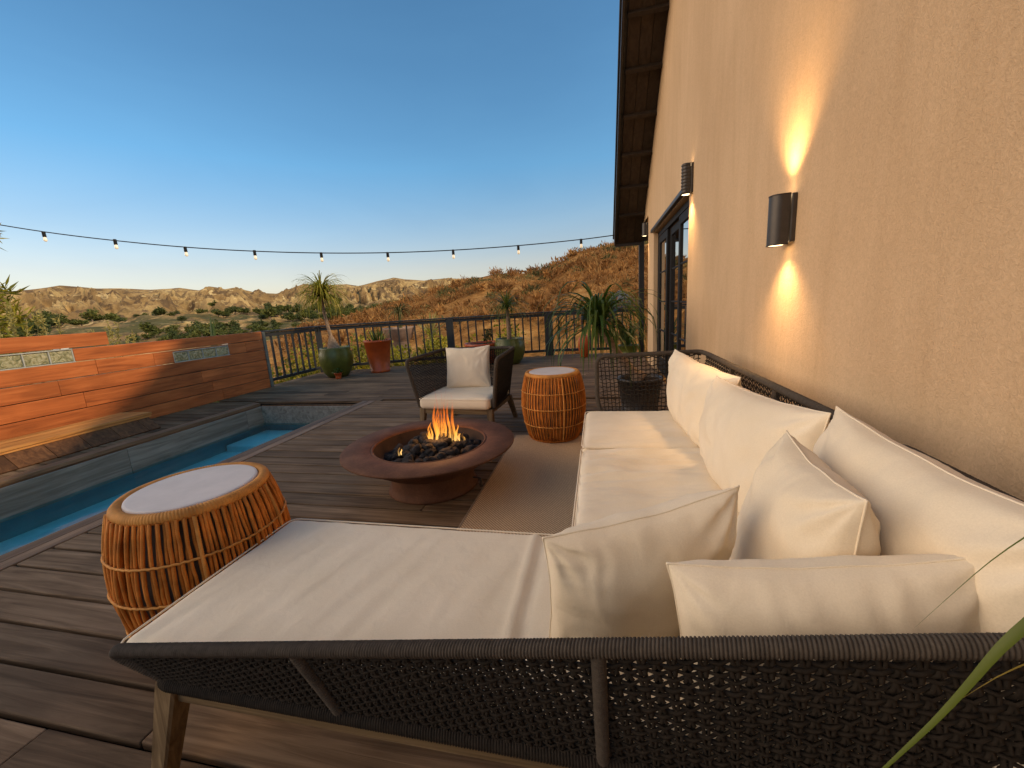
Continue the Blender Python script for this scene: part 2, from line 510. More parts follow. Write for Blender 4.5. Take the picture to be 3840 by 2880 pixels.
def flamemat():
    m = bpy.data.materials.new('gas_flame'); m.use_nodes = True
    nt = m.node_tree; nt.nodes.clear(); N = nt.nodes.new; Lk = nt.links.new
    out = N('ShaderNodeOutputMaterial'); mix = N('ShaderNodeMixShader'); tr = N('ShaderNodeBsdfTransparent'); em = N('ShaderNodeEmission')
    v = coords(nt); sep = N('ShaderNodeSeparateXYZ'); Lk(v, sep.inputs[0])
    mul = N('ShaderNodeMath'); mul.operation = 'MULTIPLY'; mul.inputs[1].default_value = 3.2; Lk(sep.outputs[2], mul.inputs[0])
    c = ramp(nt, mul.outputs[0], [(0, (1, .62, .20)), (.25, (1, .40, .06)), (.6, (1, .22, .015)), (1, (.8, .09, .004))])
    Lk(c, em.inputs[0]); em.inputs[1].default_value = 1.9
    n = noise_tex(nt, coords(nt, (22, 22, 7)), 1, 3, .6, .8)
    a = ramp(nt, n, [(.34, (.03, .03, .03)), (.66, (.75, .75, .75))])
    fade = ramp(nt, mul.outputs[0], [(0, (.9, .9, .9)), (.45, (.75, .75, .75)), (.98, (.08, .08, .08))])
    fm = mixc(nt, 1.0, a, fade, 'MULTIPLY')
    Lk(fm, mix.inputs[0]); Lk(tr.outputs[0], mix.inputs[1]); Lk(em.outputs[0], mix.inputs[2]); Lk(mix.outputs[0], out.inputs[0])
    return m
M_flame = flamemat()

# ------------------------------------------------------------------ terrain
AZ_S = [(-180, 2.5), (-110, 3.2), (-75, 3.4), (-66, 3.6), (-62.9, 3.87), (-61.5, 4.0), (-59.5, 4.38), (-57.1, 4.1), (-55.4, 4.08), (-53.1, 3.89), (-50.8, 4.04), (-49.1, 3.74), (-48.2, 4.15), (-47.3, 4.0), (-46.7, 3.81), (-45.7, 3.96), (-43.8, 3.32), (-41.7, 3.12), (-40, 3.7), (-38.6, 4.2), (-36.8, 3.98), (-33.6, 3.99), (-32.2, 3.71), (-29.5, 4.3), (-27.7, 4.61), (-26, 4.31), (-23.8, 4.06), (-20.5, 4.25), (-19.5, 4.09), (-13.7, 4.0), (0, 3.5), (40, 3), (180, 2.5)]
AZ_N = [(-180, -14), (-110, -12), (-75, -9.5), (-60, -6.5), (-48, -4.0), (-42, -2.4), (-38, -.9), (-33, .25), (-29, .95), (-26, 1.5), (-22.5, 2.6), (-19.5, 3.3), (-16.5, 4.05), (-13.7, 4.45), (-10, 4.35), (-7.2, 4.3), (-6, 5.1), (-4.1, 5.85), (-2.6, 6.6), (0, 7.0), (2.3, 7.5), (8, 8.4), (25, 8), (60, 2), (110, -8), (180, -14)]
def interp(tab, x):
    return np.interp(x, [a for a, _ in tab], [b for _, b in tab])

def spur(az, r, p):
    wv = 1.1 * mnoise.noise(p * .0022) 
    q = Vector((az * .30 + wv + r * .0011, r * .0022 - az * .05, 3.0))
    a = 0; am = 1.0
    for o in range(5):
        n_ = abs(mnoise.noise(q)); a += am * (.55 - 2.0 * n_ ** .85); am *= .52; q = q * 2.07 + Vector((1.7, .3, .9))
    return a * .8 - .25 + .3 * mnoise.fractal(p * .012, 1, 2, 3)

def terrain_z(x, y):
    """height of the ground at one point"""
    r = math.hypot(x, y); az = math.degrees(math.atan2(x, y))
    zc = 1.25
    if r < 10: return -2.6
    en = float(interp(AZ_N, az)); es = float(interp(AZ_S, az))
    rc = 95.0 + 12 * mnoise.noise(Vector((az * .06, 3, 1)))
    p = Vector((x, y, 0))
    crest = zc + rc * math.tan(math.radians(en))
    # near slope up to crest
    if r <= rc:
        t = (r - 10) / (rc - 10)
        z = -2.6 + (crest + 2.6) * (t ** .92)
        k = min(1, t * 4)
        z += k * (.9 * mnoise.fractal(p * .05, 1, 2, 4) + .35 * mnoise.fractal(p * .25, 1, 2, 3)) * min(1.0, .35 + (1 - t) * 1.6)
        return z
    # valley behind it
    v0 = -34 + 8 * mnoise.fractal(p * .004, 1, 2, 3)
    rv = 420.0
    if r < rv:
        t = (r - rc) / (rv - rc); t = t * t * (3 - 2 * t)
        return crest + (v0 - crest) * t
    # valley floor rising to foothills and ridge
    rr = 2100.0 + 250 * mnoise.noise(Vector((az * .045, 7, 2)))
    top = zc + rr * math.tan(math.radians(es))
    if r <= rr:
        zf = zc + 1250 * math.tan(math.radians(1.25))
        if r < 1250:
            t = (r - rv) / (1250 - rv)
            z = v0 + (zf - v0) * t ** .9
            z += min(1, t * 5) * (9 * mnoise.fractal(p * .0045, 1, 2, 4) + 6 * mnoise.fractal(p * .013, 1, 2, 3))
            rg = spur(az, r, p)
            return z + max(0, t - .55) * rg * 40
        t = (r - 1250) / (rr - 1250)
        z = zf + (top - zf) * t ** .95
        z += spur(az, r, p) * (20 + 38 * min(1, t * 3)) * min(1, max(0.0, (1 - t) * 2.2)) ** 1.1
        z += (9 * mnoise.fractal(p * .006, 1, 2, 4)) * (1 - t)
        return z
    if r < 6000:
        t = (r - rr) / (6000 - rr)
        return top * (1 - t) ** 2 - 60 * t
    return -60.0

def build_terrain():
    azs = np.radians(np.concatenate([np.arange(-180, -72, 4), np.arange(-72, 14, .12), np.arange(14, 180.1, 5)]))
    rs = np.concatenate([[0.5, 6, 10], np.geomspace(11, 100, 62), np.geomspace(104, 420, 26), np.geomspace(430, 2500, 190), [2800, 3300, 4200, 6000, 12000, 30000]])
    verts = np.zeros((len(azs), len(rs), 3))
    for i, a in enumerate(azs):
        sa, ca = math.sin(a), math.cos(a)
        for j, r in enumerate(rs):
            x, y = r * sa, r * ca
            verts[i, j] = (x, y, terrain_z(x, y))
    n, k = len(azs), len(rs)
    I = np.arange(n * k).reshape(n, k)
    q = np.stack([I[:-1, :-1], I[:-1, 1:], I[1:, 1:], I[1:, :-1]], -1).reshape(-1, 4)
    m = MB(); m.v = [verts.reshape(-1, 3)]; m.n = n * k; m.r = [np.zeros(n * k)]; m.f = q[:, ::-1].tolist()
    return m

def terrain_mat():
    m, nt, b, N, Lk = newmat('dry_hill_ground')
    pos = coords(nt, obj=False)
    geo = N('ShaderNodeNewGeometry')
    # dry grass near
    n1 = noise_tex(nt, pos, .35, 6, .7); n2 = noise_tex(nt, pos, 2.2, 5, .7)
    near = ramp(nt, n1, [(.3, (.16, .072, .020)), (.5, (.31, .145, .042)), (.68, (.45, .245, .085))])
    near = mixc(nt, .7, near, ramp(nt, n2, [(.32, (.42, .38, .34)), (.6, (1.05, 1.05, 1.0))]), 'MULTIPLY')
    # far hills: tan earth, bare cuts, chaparral
    f1 = noise_tex(nt, pos, .0065, 7, .68, .8); f2 = noise_tex(nt, pos, .025, 5, .65); f3 = noise_tex(nt, coords(nt, (1, 1, 4), obj=False), .010, 5, .6, 2.5)
    far = ramp(nt, f1, [(.36, (.18, .104, .044)), (.48, (.31, .187, .075)), (.60, (.47, .305, .125))])
    far = mixc(nt, ramp(nt, f2, [(.52, (0, 0, 0)), (.58, (.75, .75, .75))]), far, (.105, .066, .040))
    far = mixc(nt, ramp(nt, f3, [(.60, (0, 0, 0)), (.655, (.85, .85, .85))]), far, (.66, .47, .22))
    sep = N('ShaderNodeSeparateXYZ'); Lk(geo.outputs['Position'], sep.inputs[0])
    # green valley floor by height
    vz = N('ShaderNodeMapRange'); vz.inputs['From Min'].default_value = 52; vz.inputs['From Max'].default_value = 14; Lk(sep.outputs[2], vz.inputs['Value'])
    vn = noise_tex(nt, pos, .012, 6, .7)
    vm = N('ShaderNodeMath'); vm.operation = 'MULTIPLY'; Lk(vz.outputs[0], vm.inputs[0]); Lk(ramp(nt, vn, [(.46, (.0, .0, .0)), (.54, (.9, .9, .9))]), vm.inputs[1])
    far = mixc(nt, vm.outputs[0], far, ramp(nt, noise_tex(nt, pos, .05, 4, .6), [(.35, (.030, .036, .014)), (.6, (.075, .074, .030))]))
    ln = N('ShaderNodeVectorMath'); ln.operation = 'LENGTH'; Lk(geo.outputs['Position'], ln.inputs[0])
    mr = N('ShaderNodeMapRange'); mr.inputs['From Min'].default_value = 110; mr.inputs['From Max'].default_value = 300; Lk(ln.outputs['Value'], mr.inputs['Value'])
    c = mixc(nt, mr.outputs[0], near, far)
    Lk(c, b.inputs['Base Color']); b.inputs['Roughness'].default_value = .95; b.inputs['Specular IOR Level'].default_value = .05
    n = bump(nt, b, n2, .7, .25)
    bump(nt, b, f2, .8, 6.0, n)
    return m
terrain = build_terrain().build('terrain', terrain_mat(), smooth=True)
tag(terrain, 'dry golden hillside falling to a valley and rising to tan hills', None, kind='structure')

# ------------------------------------------------------------------ leaf makers
def leaf_cloud(m, n, c, rad, size, clumps=10, csize=.35, flat=0.0, seed=0, elong=2.0, up=.0):
    rg = np.random.RandomState(seed)
    cc = rg.normal(size=(clumps, 3)); cc /= np.linalg.norm(cc, axis=1, keepdims=True)
    cc *= (rg.rand(clumps, 1) ** .45)
    if flat: cc[:, 2] = np.abs(cc[:, 2]) * flat + (1 - flat) * cc[:, 2]
    cr = rg.rand(clumps)
    k = rg.randint(0, clumps, n)
    d = rg.normal(size=(n, 3)); d /= np.linalg.norm(d, axis=1, keepdims=True)
    p = cc[k] * (1 - csize * .5) + d * csize * rg.rand(n, 1) ** .4
    p = p * np.array(rad) + np.array(c)
    ax = rg.normal(size=(n, 3)) + d * .8 + V(0, 0, up); ax /= np.linalg.norm(ax, axis=1, keepdims=True)
    sd = np.cross(ax, rg.normal(size=(n, 3))); sd /= np.linalg.norm(sd, axis=1, keepdims=True)
    s = size * (.6 + .8 * rg.rand(n, 1))
    w = s / elong
    verts = np.stack([p, p + ax * s * .45 + sd * w * .5, p + ax * s, p + ax * s * .45 - sd * w * .5], 1).reshape(-1, 3)
    m.v.append(verts); o = m.n; m.n += len(verts)
    m.f.extend([(o + 4*i, o + 4*i + 1, o + 4*i + 2, o + 4*i + 3) for i in range(n)])
    m.r.append(np.repeat(np.clip(cr[k] * .6 + rg.rand(n) * .4, 0, 1), 4))

def strap(m, base, az, length, width, e0, droop, segs=9, rnd=None, twist=0.0):
    p = np.array(base, float); pts = []; e = e0
    st = length / segs
    side = V(-math.sin(az), math.cos(az), 0)
    for i in range(segs + 1):
        t = i / segs
        w = width * (min(1, .55 + t * 2.2) if t < .3 else 1.0) * (1 - t ** 2.2) * .5 + .0006
        sd = unit(side + V(0, 0, twist * t))
        pts.append((p - sd * w, p + sd * w))
        p = p + st * V(math.cos(az) * math.cos(e), math.sin(az) * math.cos(e), math.sin(e))
        e = max(-1.5, e - droop / segs * (.4 + 1.3 * t))
    v = np.array(pts).reshape(-1, 3)
    m.add(v, [(2*i, 2*i+1, 2*i+3, 2*i+2) for i in range(segs)], rnd)

def ponytail(m, c, n, L, width, seed, e_lo=.1, e_hi=1.45, droop=(1.6, 2.9), dL=.35):
    rg = random.Random(seed)
    for i in range(n):
        az = rg.uniform(0, 2 * PI)
        e0 = e_lo + (e_hi - e_lo) * rg.random() ** .8
        l = L * (1 + rg.uniform(-dL, dL))
        b = (c[0] + .02 * math.cos(az), c[1] + .02 * math.sin(az), c[2] + rg.uniform(-.05, .04))
        strap(m, b, az, l, width * rg.uniform(.7, 1.2), e0, rg.uniform(*droop), 9, rg.random(), rg.uniform(-.6, .6))

# ------------------------------------------------------------------ deck and pool
PX0, PX1, PY1, PY0 = -5.14, -3.43, 5.08, -3.0      # pool opening
STRIP = -3.21
RAILP = [(-6.17, 6.36), (-6.22, 8.02), (-3.48, 9.14), (-1.18, 9.74), (0.97, 9.70)]
def deck_xmin(y):
    if y < 8.05: return -6.14 if y < 6.36 else -6.3
    pts = [(8.02, -6.22), (9.14, -3.48), (9.76, -1.18)]
    return float(np.interp(y, [a for a, _ in pts], [b for _, b in pts])) - .12
def boards_x(m, x0, x1, y0, y1, w=.1545, gap=.009, joints=True):
    y = y0; k = 0
    while y < y1 - .02:
        yy = min(y + w, y1)
        xa = x0(y + w) if callable(x0) else x0
        cuts = [xa]
        if joints:
            x = xa + random.uniform(1.2, 3.6)
            while x < x1 - .8:
                cuts.append(x); x += random.uniform(2.4, 3.7)
        cuts.append(x1)
        for a, c in zip(cuts[:-1], cuts[1:]):
            rbox(m, ((a + c) / 2, (y + yy) / 2, -.016 + random.uniform(-.0012, .0012)), (c - a - .003, yy - y - gap, .032), .0055)
        y += w + gap * .8; k += 1
deck = MB()
boards_x(deck, STRIP + .003, .949, -3.0, 5.16)
boards_x(deck, deck_xmin, .949, 5.262, 9.84)
boards_x(deck, -6.14, PX0 - .14, -3.0, 5.16, joints=False)
deck_o = deck.build('deck', M_deck); tag(deck_o, 'weathered brown timber deck boards', None, kind='structure')
ud = MB()
for (x0, x1, y0, y1) in ((STRIP - .2, .94, -3.0, 5.2), (-6.1, .94, 5.2, 8.1), (-4.6, .94, 8.1, 9.0), (-2.4, .94, 9.0, 9.7), (-6.1, PX0 - .06, -3.0, 5.2)):
    rbox(ud, ((x0 + x1) / 2, (y0 + y1) / 2, -.12), (x1 - x0, y1 - y0 - .002, .12), .002)
tag(ud.build('deck_gap_shade', M_black), None, None, kind='structure')  # solid dark slabs added under the boards to keep the gaps dark
bd = MB()
rbox(bd, ((PX1 + STRIP) / 2 - .053, (PY0 + 5.16) / 2, -.0145), (.104, 5.16 - PY0, .033), .004)
rbox(bd, ((PX1 + STRIP) / 2 + .054, (PY0 + 5.16) / 2, -.0145), (.104, 5.16 - PY0, .033), .004)
rbox(bd, (PX0 - .07, (PY0 + 5.08) / 2, -.0155), (.136, 5.08 - PY0, .035), .004)
bd_o = bd.build('deck_border', M_deck_y); tag(bd_o, None, None, kind='structure')
be = MB()
rbox(be, ((PX0 + STRIP) / 2 - .06, 5.21, -.0155), (STRIP - PX0 + .26, .094, .035), .004)
be_o = be.build('deck_end_border', M_deck); tag(be_o, None, None, kind='structure')
ce = MB()
rbox(ce, ((PX0 + PX1) / 2, PY1 + .012, -.058), (PX1 - PX0 - .02, .022, .05), .003)
rbox(ce, (PX0 - .012, (PY0 + PY1) / 2, -.058), (.022, PY1 - PY0, .05), .003)
rbox(ce, (PX1 + .012, (PY0 + PY1) / 2, -.058), (.022, PY1 - PY0, .05), .003)
tag(ce.build('pool_coping', M_cope), None, None, kind='structure')
def quadface(m, pts): m.add(np.array(pts, float), [tuple(range(len(pts)))])
ps = MB()
for (a, b_) in (((PX0, PY0), (PX0, PY1)), ((PX0, PY1), (PX1, PY1)), ((PX1, PY1), (PX1, PY0))):
    ctr = V((PX0 + PX1) / 2, (PY0 + PY1) / 2, 0)
    d = unit(V(b_[0] - a[0], b_[1] - a[1], 0)); nrm_ = unit(np.cross(d, V(0, 0, 1)))
    Ltot = math.hypot(b_[0] - a[0], b_[1] - a[1]); s = 0; L0 = 1.55 if Ltot > 3 else Ltot
    while s < Ltot - .05:
        e = min(s + L0, Ltot)
        mid = V(*a, 0) + d * (s + e) / 2 - nrm_ * -.035
        rbox(ps, (mid[0], mid[1], -.19), (e - s - .003, .025, .29), .003, rz=math.atan2(d[1], d[0]))
        s = e
tag(ps.build('pool_side_boards', M_poolside), None, None, kind='structure')
pb = MB()
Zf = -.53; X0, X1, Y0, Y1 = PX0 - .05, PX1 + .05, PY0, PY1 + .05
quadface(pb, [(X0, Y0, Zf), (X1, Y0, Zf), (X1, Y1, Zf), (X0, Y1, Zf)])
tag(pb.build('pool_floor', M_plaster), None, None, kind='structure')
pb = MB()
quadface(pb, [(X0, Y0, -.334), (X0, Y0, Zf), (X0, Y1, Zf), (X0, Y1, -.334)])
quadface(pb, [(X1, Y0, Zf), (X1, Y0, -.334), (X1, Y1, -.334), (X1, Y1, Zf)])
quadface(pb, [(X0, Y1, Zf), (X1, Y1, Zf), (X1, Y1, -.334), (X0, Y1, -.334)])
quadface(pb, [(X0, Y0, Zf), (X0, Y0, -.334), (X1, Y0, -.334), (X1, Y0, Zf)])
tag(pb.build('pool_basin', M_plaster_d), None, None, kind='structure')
st = MB(); rbox(st, ((PX0 + PX1) / 2, PY1 - .33, -.50), (PX1 - PX0 + .04, .72, .12), .02)  # pale block added to imitate the bright reflection at the far end
tag(st.build('pool_reflection_block', M_plaster_l), None, None, kind='structure')
wt = MB(); quadface(wt, [(X0 + .01, Y0, -.305), (X1 - .01, Y0, -.305), (X1 - .01, Y1 - .01, -.305), (X0 + .01, Y1 - .01, -.305)])
tag(wt.build('pool_water', M_water), 'turquoise pool water', None, kind='structure')

# ------------------------------------------------------------------ red fence wall with glass blocks
FX = -6.11
fence = empty('timber_wall', (FX - .03, 3, 0), 'red stained horizontal plank wall with glass block windows beside the pool', 'wall')
zs = [0.0, .178, .34, .53, .715, .90, 1.06]
pl = MB()
def plank(y0, y1, z0, z1, proud=0):
    rbox(pl, (FX - .02 + proud, (y0 + y1) / 2, (z0 + z1) / 2), (.04, y1 - y0 - .003, z1 - z0 - .008), .005)
def plank_row(y0, y1, z0, z1, cuts):
    ys = [y0] + [c for c in cuts if y0 < c < y1] + [y1]
    for a, c in zip(ys[:-1], ys[1:]): plank(a, c, z0, z1, random.uniform(-.001, .0015))
YA, YB = -3.0, 6.34
W1 = (.5, 3.56, .897, 1.06); W2 = (4.69, 5.61, .715, .878)
plank_row(YA, YB, zs[0], zs[1], [5.35])
plank_row(YA, YB, zs[1], zs[2], [2.0, 5.2])
plank_row(YA, YB, zs[2], zs[3], [3.55, 5.05])
plank_row(YA, YB, zs[3], zs[4], [1.2, 3.35])
plank_row(YA, W2[0], zs[4], zs[5], [3.75, 4.42]); plank_row(W2[1], YB, zs[4], zs[5], [5.95])
plank_row(W1[1], YB, zs[5], zs[6], []); plank_row(YA, W1[0], zs[5], zs[6], [])
plank_row(YA, 3.94, 1.066, 1.236, [.9])
# 878..900 strip above window two
rbox(pl, (FX - .021, (W2[0] + W2[1]) / 2, .889), (.038, W2[1] - W2[0], .016), .002)
pl.build('planks', M_red, fence)
bk = MB()
rbox(bk, (FX - .075, (YA + YB) / 2, .33), (.06, YB - YA - .02, .66), .004)
rbox(bk, (FX - .075, 4.06, .985), (.06, .9, .14), .004); rbox(bk, (FX - .075, 6.0, .86), (.06, .6, .36), .004)
bk.build('backing', M_postl, fence)
for (y0, y1, z0, z1), nb in ((W1, 14), (W2, 4)):
    fr_ = MB()
    rbox(fr_, (FX - .035, (y0 + y1) / 2, z0 + .006), (.07, y1 - y0 - .002, .012), .002); rbox(fr_, (FX - .035, (y0 + y1) / 2, z1 - .006), (.07, y1 - y0 - .002, .012), .002)
    bw = (y1 - y0) / nb
    for i in range(nb + 1):
        yy = min(max(y0 + bw * i, y0 + .007), y1 - .007)
        rbox(fr_, (FX - .037, yy, (z0 + z1) / 2), (.066, .012, z1 - z0 - .026), .002)
    w = fr_.build('glass_block_window', M_mortar, fence)
    gb = MB()
    for i in range(nb):
        rbox(gb, (FX - .04, y0 + bw * (i + .5), (z0 + z1) / 2), (.06, bw - .014, z1 - z0 - .027), .014, seg=3)
    gb.build('glass_block', M_gblock, w, smooth=True)
ep = MB(); rbox(ep, (FX - .03, 6.375, .52), (.085, .06, 1.04), .005); ep.build('end_post', M_postl, fence)

# plank bench / step lying along the wall
bench = empty('bench', (-5.75, 2.5, 0), 'low golden plank bench with sloping dark front along the red wall', 'bench')
b1 = MB()
rbox(b1, (-5.955, 2.0, .187), (.14, 3.66, .03), .006); rbox(b1, (-5.725, 2.0, .182), (.31, 3.72, .034), .006)
rbox(b1, (-5.59, 2.0, .152), (.03, 3.70, .02), .004)
b1.build('top_boards', M_bench, bench)
b2 = MB(); y = .2
while y < 3.8:
    w_ = min(.29, 3.82 - y)
    th = math.atan2(.135, .17)
    Mx = np.array([[math.cos(th), 0, math.sin(th)], [0, 1, 0], [-math.sin(th), 0, math.cos(th)]])
    rbox(b2, (-5.51, y + w_ / 2, .074), (.225, w_ - .004, .02), .004, M=Mx); y += w_
b2.build('sloping_front', M_bench_d, bench)
b3 = MB(); rbox(b3, (-5.80, 2.0, .083), (.40, 3.5, .16), .004); b3.build('carcass', M_bench_d, bench)

# ------------------------------------------------------------------ railing
rail = empty('deck_railing', (-2.6, 9.0, 0), 'charcoal balustrade with square balusters around the far deck edge', 'railing')
for i, (x, y) in enumerate(RAILP):
    if i == 0: continue
    pm = MB()
    if i == 1: rbox(pm, (x, y, .5), (.09, .09, 1.06), .006)
    elif i == 4: rbox(pm, (x - .01, y, 1.35), (.11, .11, 2.7), .006)
    else:
        ang = math.atan2(RAILP[i+1][1] - y, RAILP[i+1][0] - x)
        rbox(pm, (x, y, .50), (.17 if i == 2 else .19, .10, 1.06), .008, rz=ang)
    pm.build('post', M_post, rail)
for (a, b_) in zip(RAILP[:-1], RAILP[1:]):
    a3, b3_ = V(*a, 0), V(*b_, 0); d = unit(b3_ - a3); L = np.linalg.norm(b3_ - a3)
    t_ = MB(); bar(t_, a3 + V(0, 0, 1.045) - d * .03, b3_ + V(0, 0, 1.045) + d * .03, .095, .035, .006); t_.build('top_rail', M_post, rail)
    t_ = MB(); bar(t_, a3 + V(0, 0, .985), b3_ + V(0, 0, .985), .04, .07, .004); t_.build('sub_rail', M_post, rail)
    t_ = MB(); bar(t_, a3 + V(0, 0, .12), b3_ + V(0, 0, .12), .04, .06, .004); t_.build('bottom_rail', M_post, rail)
    n = int(round((L - .12) / .188)); first = None
    for k in range(1, n):
        p = a3 + d * (.06 + (L - .12) * k / n)
        bm_ = MB(); rbox(bm_, (p[0], p[1], .55), (.034, .034, .82), .003, rz=math.atan2(d[1], d[0]))
        bm_.build('baluster', M_post, rail)

# ------------------------------------------------------------------ house
WX = .95
house = empty('house', (WX + 2, 4, 0), 'tan stucco gable house wall with dark eaves and black glazed door', 'house')
RK = .745
def soff(y):      # underside of the roof along the rake
    if y >= 4.5: return 2.46 + RK * (9.6 - y)
    return float(np.interp(y, [-4.7, -3.0, 2.1, 2.6, 3.3, 4.5], [1.2, 1.75, 4.24, 4.72, 5.15, 2.46 + RK * 5.1]))  # unseen near slope, shaped to set the shadow edge on the red wall
DY0, DY1, DZ = 4.78, 7.55, 2.32
CY, CZ = 8.36, 2.76
hw = MB()
def wallstrip(y0, y1, z0):
    ys = np.linspace(y0, y1, max(2, int((y1 - y0) / .6) + 1))
    pts = [(WX, y1, z0), (WX, y0, z0)] + [(WX, y, soff(y) + .03) for y in ys]
    quadface(hw, pts)
wallstrip(-4.5, 2.1, -.3); wallstrip(2.1, 2.6, -.3); wallstrip(2.6, 3.3, -.3); wallstrip(3.3, 4.5, -.3); wallstrip(4.5, DY0, -.3); wallstrip(DY0, DY1, DZ); wallstrip(DY1, CY, -.3); wallstrip(CY, 9.55, CZ)
# reveals
quadface(hw, [(WX, DY0, -.3), (WX, DY0, DZ), (WX + .16, DY0, DZ), (WX + .16, DY0, -.3)])
quadface(hw, [(WX, DY1, -.3), (WX + .16, DY1, -.3), (WX + .16, DY1, DZ), (WX, DY1, DZ)])
quadface(hw, [(WX, DY0, DZ), (WX, DY1, DZ), (WX + .16, DY1, DZ), (WX + .16, DY0, DZ)])
quadface(hw, [(WX, CY, -.3), (WX + 5, CY, -.3), (WX + 5, CY, CZ), (WX, CY, CZ)])
quadface(hw, [(WX, CY, CZ), (WX + .14, CY, CZ), (WX + .14, 9.55, CZ), (WX, 9.55, CZ)])
quadface(hw, [(WX, 9.55, CZ), (WX + 5, 9.55, CZ), (WX + 5, 9.55, soff(9.55)+.03), (WX, 9.55, soff(9.55)+.03)])
hw.build('wall', M_stucco, house)
# back walls that keep the sky out
hb = MB(); quadface(hb, [(WX + 6, -4.5, -.3), (WX + 6, 9.5, -.3), (WX + 6, 9.5, 2.5), (WX + 6, 4.5, soff(4.5)), (WX + 6, -4.5, soff(-4.5))])
quadface(hb, [(WX + .5, DY0 - .5, -.3), (WX + .5, DY1 + .4, -.3), (WX + .5, DY1 + .4, DZ), (WX + .5, DY0 - .5, DZ)])
hb.build('inner_wall', M_black, house)
EX = .40
rf = MB()
ys = [9.6, 4.5, 3.3, 2.6, 2.1, -3.0, -4.7]
for a, b_ in zip(ys[:-1], ys[1:]):
    zu0, zu1 = soff(a), soff(b_)
    th = .15
    v = [(EX, a, zu0), (WX + 6.4, a, zu0), (WX + 6.4, b_, zu1), (EX, b_, zu1), (EX, a, zu0 + th), (WX + 6.4, a, zu0 + th), (WX + 6.4, b_, zu1 + th), (EX, b_, zu1 + th)]
    rf.add(np.array(v), [(0, 3, 2, 1), (4, 5, 6, 7), (0, 1, 5, 4), (2, 3, 7, 6), (3, 0, 4, 7), (1, 2, 6, 5)])
roof = rf.build('roof', M_roof, house)
sl = unit(V(0, 9.6 - 4.5, soff(9.6) - soff(4.5)))
nrm = unit(np.cross(V(1, 0, 0), sl)); nrm = nrm if nrm[2] < 0 else -nrm
so = MB()
for k in range(3):    # soffit boards, running with the slope
    w_ = (WX - EX - .05) / 3
    xk = EX + .05 + w_ * (k + .5)
    bar(so, V(xk, 4.6, soff(4.6)) + nrm * .012, V(xk, 9.58, soff(9.58)) + nrm * .012, w_ - .006, .02, .003, up=-nrm)
so.build('soffit', M_soffit, roof)
for k in range(9):
    lk = MB()
    c = V((EX + WX) / 2 + .02, 8.95 - k * .53, 0); c[2] = soff(c[1])
    Mx = np.stack([V(1, 0, 0), sl, -nrm], 1)
    rbox(lk, c + nrm * .057, (WX - EX - .045, .055, .07), .004, M=Mx)
    lk.build('lookout', M_soffit, roof)
fa = MB()
bar(fa, V(EX - .018, 4.5, soff(4.5) + .05), V(EX - .018, 9.62, soff(9.62) + .05), .03, .24, .004, up=-nrm)
rbox(fa, ((EX + WX) / 2, 9.625, soff(9.6) + .05), (WX - EX + .02, .03, .24), .004)
bar(fa, V(EX - .045, 4.5, soff(4.5) + .15), V(EX - .045, 9.64, soff(9.64) + .15), .03, .07, .012, up=-nrm)
fa.build('fascia', M_dark, roof)
# near-slope soffit edge board
# door
door = MB()
dx = WX + .09
def dbox(y0, y1, z0, z1, x=dx, t=.05): rbox(door, (x, (y0 + y1) / 2, (z0 + z1) / 2), (t, y1 - y0, z1 - z0), .004)
dbox(DY0 + .002, DY0 + .06, .0, DZ - .01); dbox(DY1 - .06, DY1 - .002, .0, DZ - .01); dbox(DY0 + .062, DY1 - .062, DZ - .085, DZ - .012); dbox(DY0 + .062, DY1 - .062, .002, .05)
pan_w = (DY1 - DY0 - .12) / 3
panes = MB()
for k in range(3):
    a = DY0 + .06 + pan_w * k; x = dx + (.0 if k != 1 else .04)
    dbox(a + .004, a + .105, .052, DZ - .09, x, .04); dbox(a + pan_w - .105, a + pan_w - .004, .052, DZ - .09, x, .04)
    dbox(a + .107, a + pan_w - .107, DZ - .20, DZ - .09, x, .04); dbox(a + .107, a + pan_w - .107, .052, .22, x, .04)
    for q in range(1, 4): rbox(door, (x, a + pan_w / 2, .22 + (DZ - .42) * q / 4), (.022, pan_w - .216, .022), .003)
    quadface(panes, [(x, a + .10, .21), (x, a + pan_w - .10, .21), (x, a + pan_w - .10, DZ - .19), (x, a + .10, DZ - .19)])
door_o = door.build('door', M_black, house)
panes.build('pane', M_pane, door_o)
hd = MB()
yh = DY0 + .06 + .055
tube(hd, fillet([(dx - .03, yh, 1.13), (dx - .075, yh, 1.13), (dx - .075, yh, .93), (dx - .03, yh, .93)], .015), .007, 8)
hd.build('handle', M_liner, door_o, smooth=True)
tr_ = MB(); bar(tr_, (WX - .025, DY0 - .05, DZ + .035), (WX - .025, DY1 + .08, DZ + .035), .05, .05, .006); tr_.build('lintel', M_dark, house)

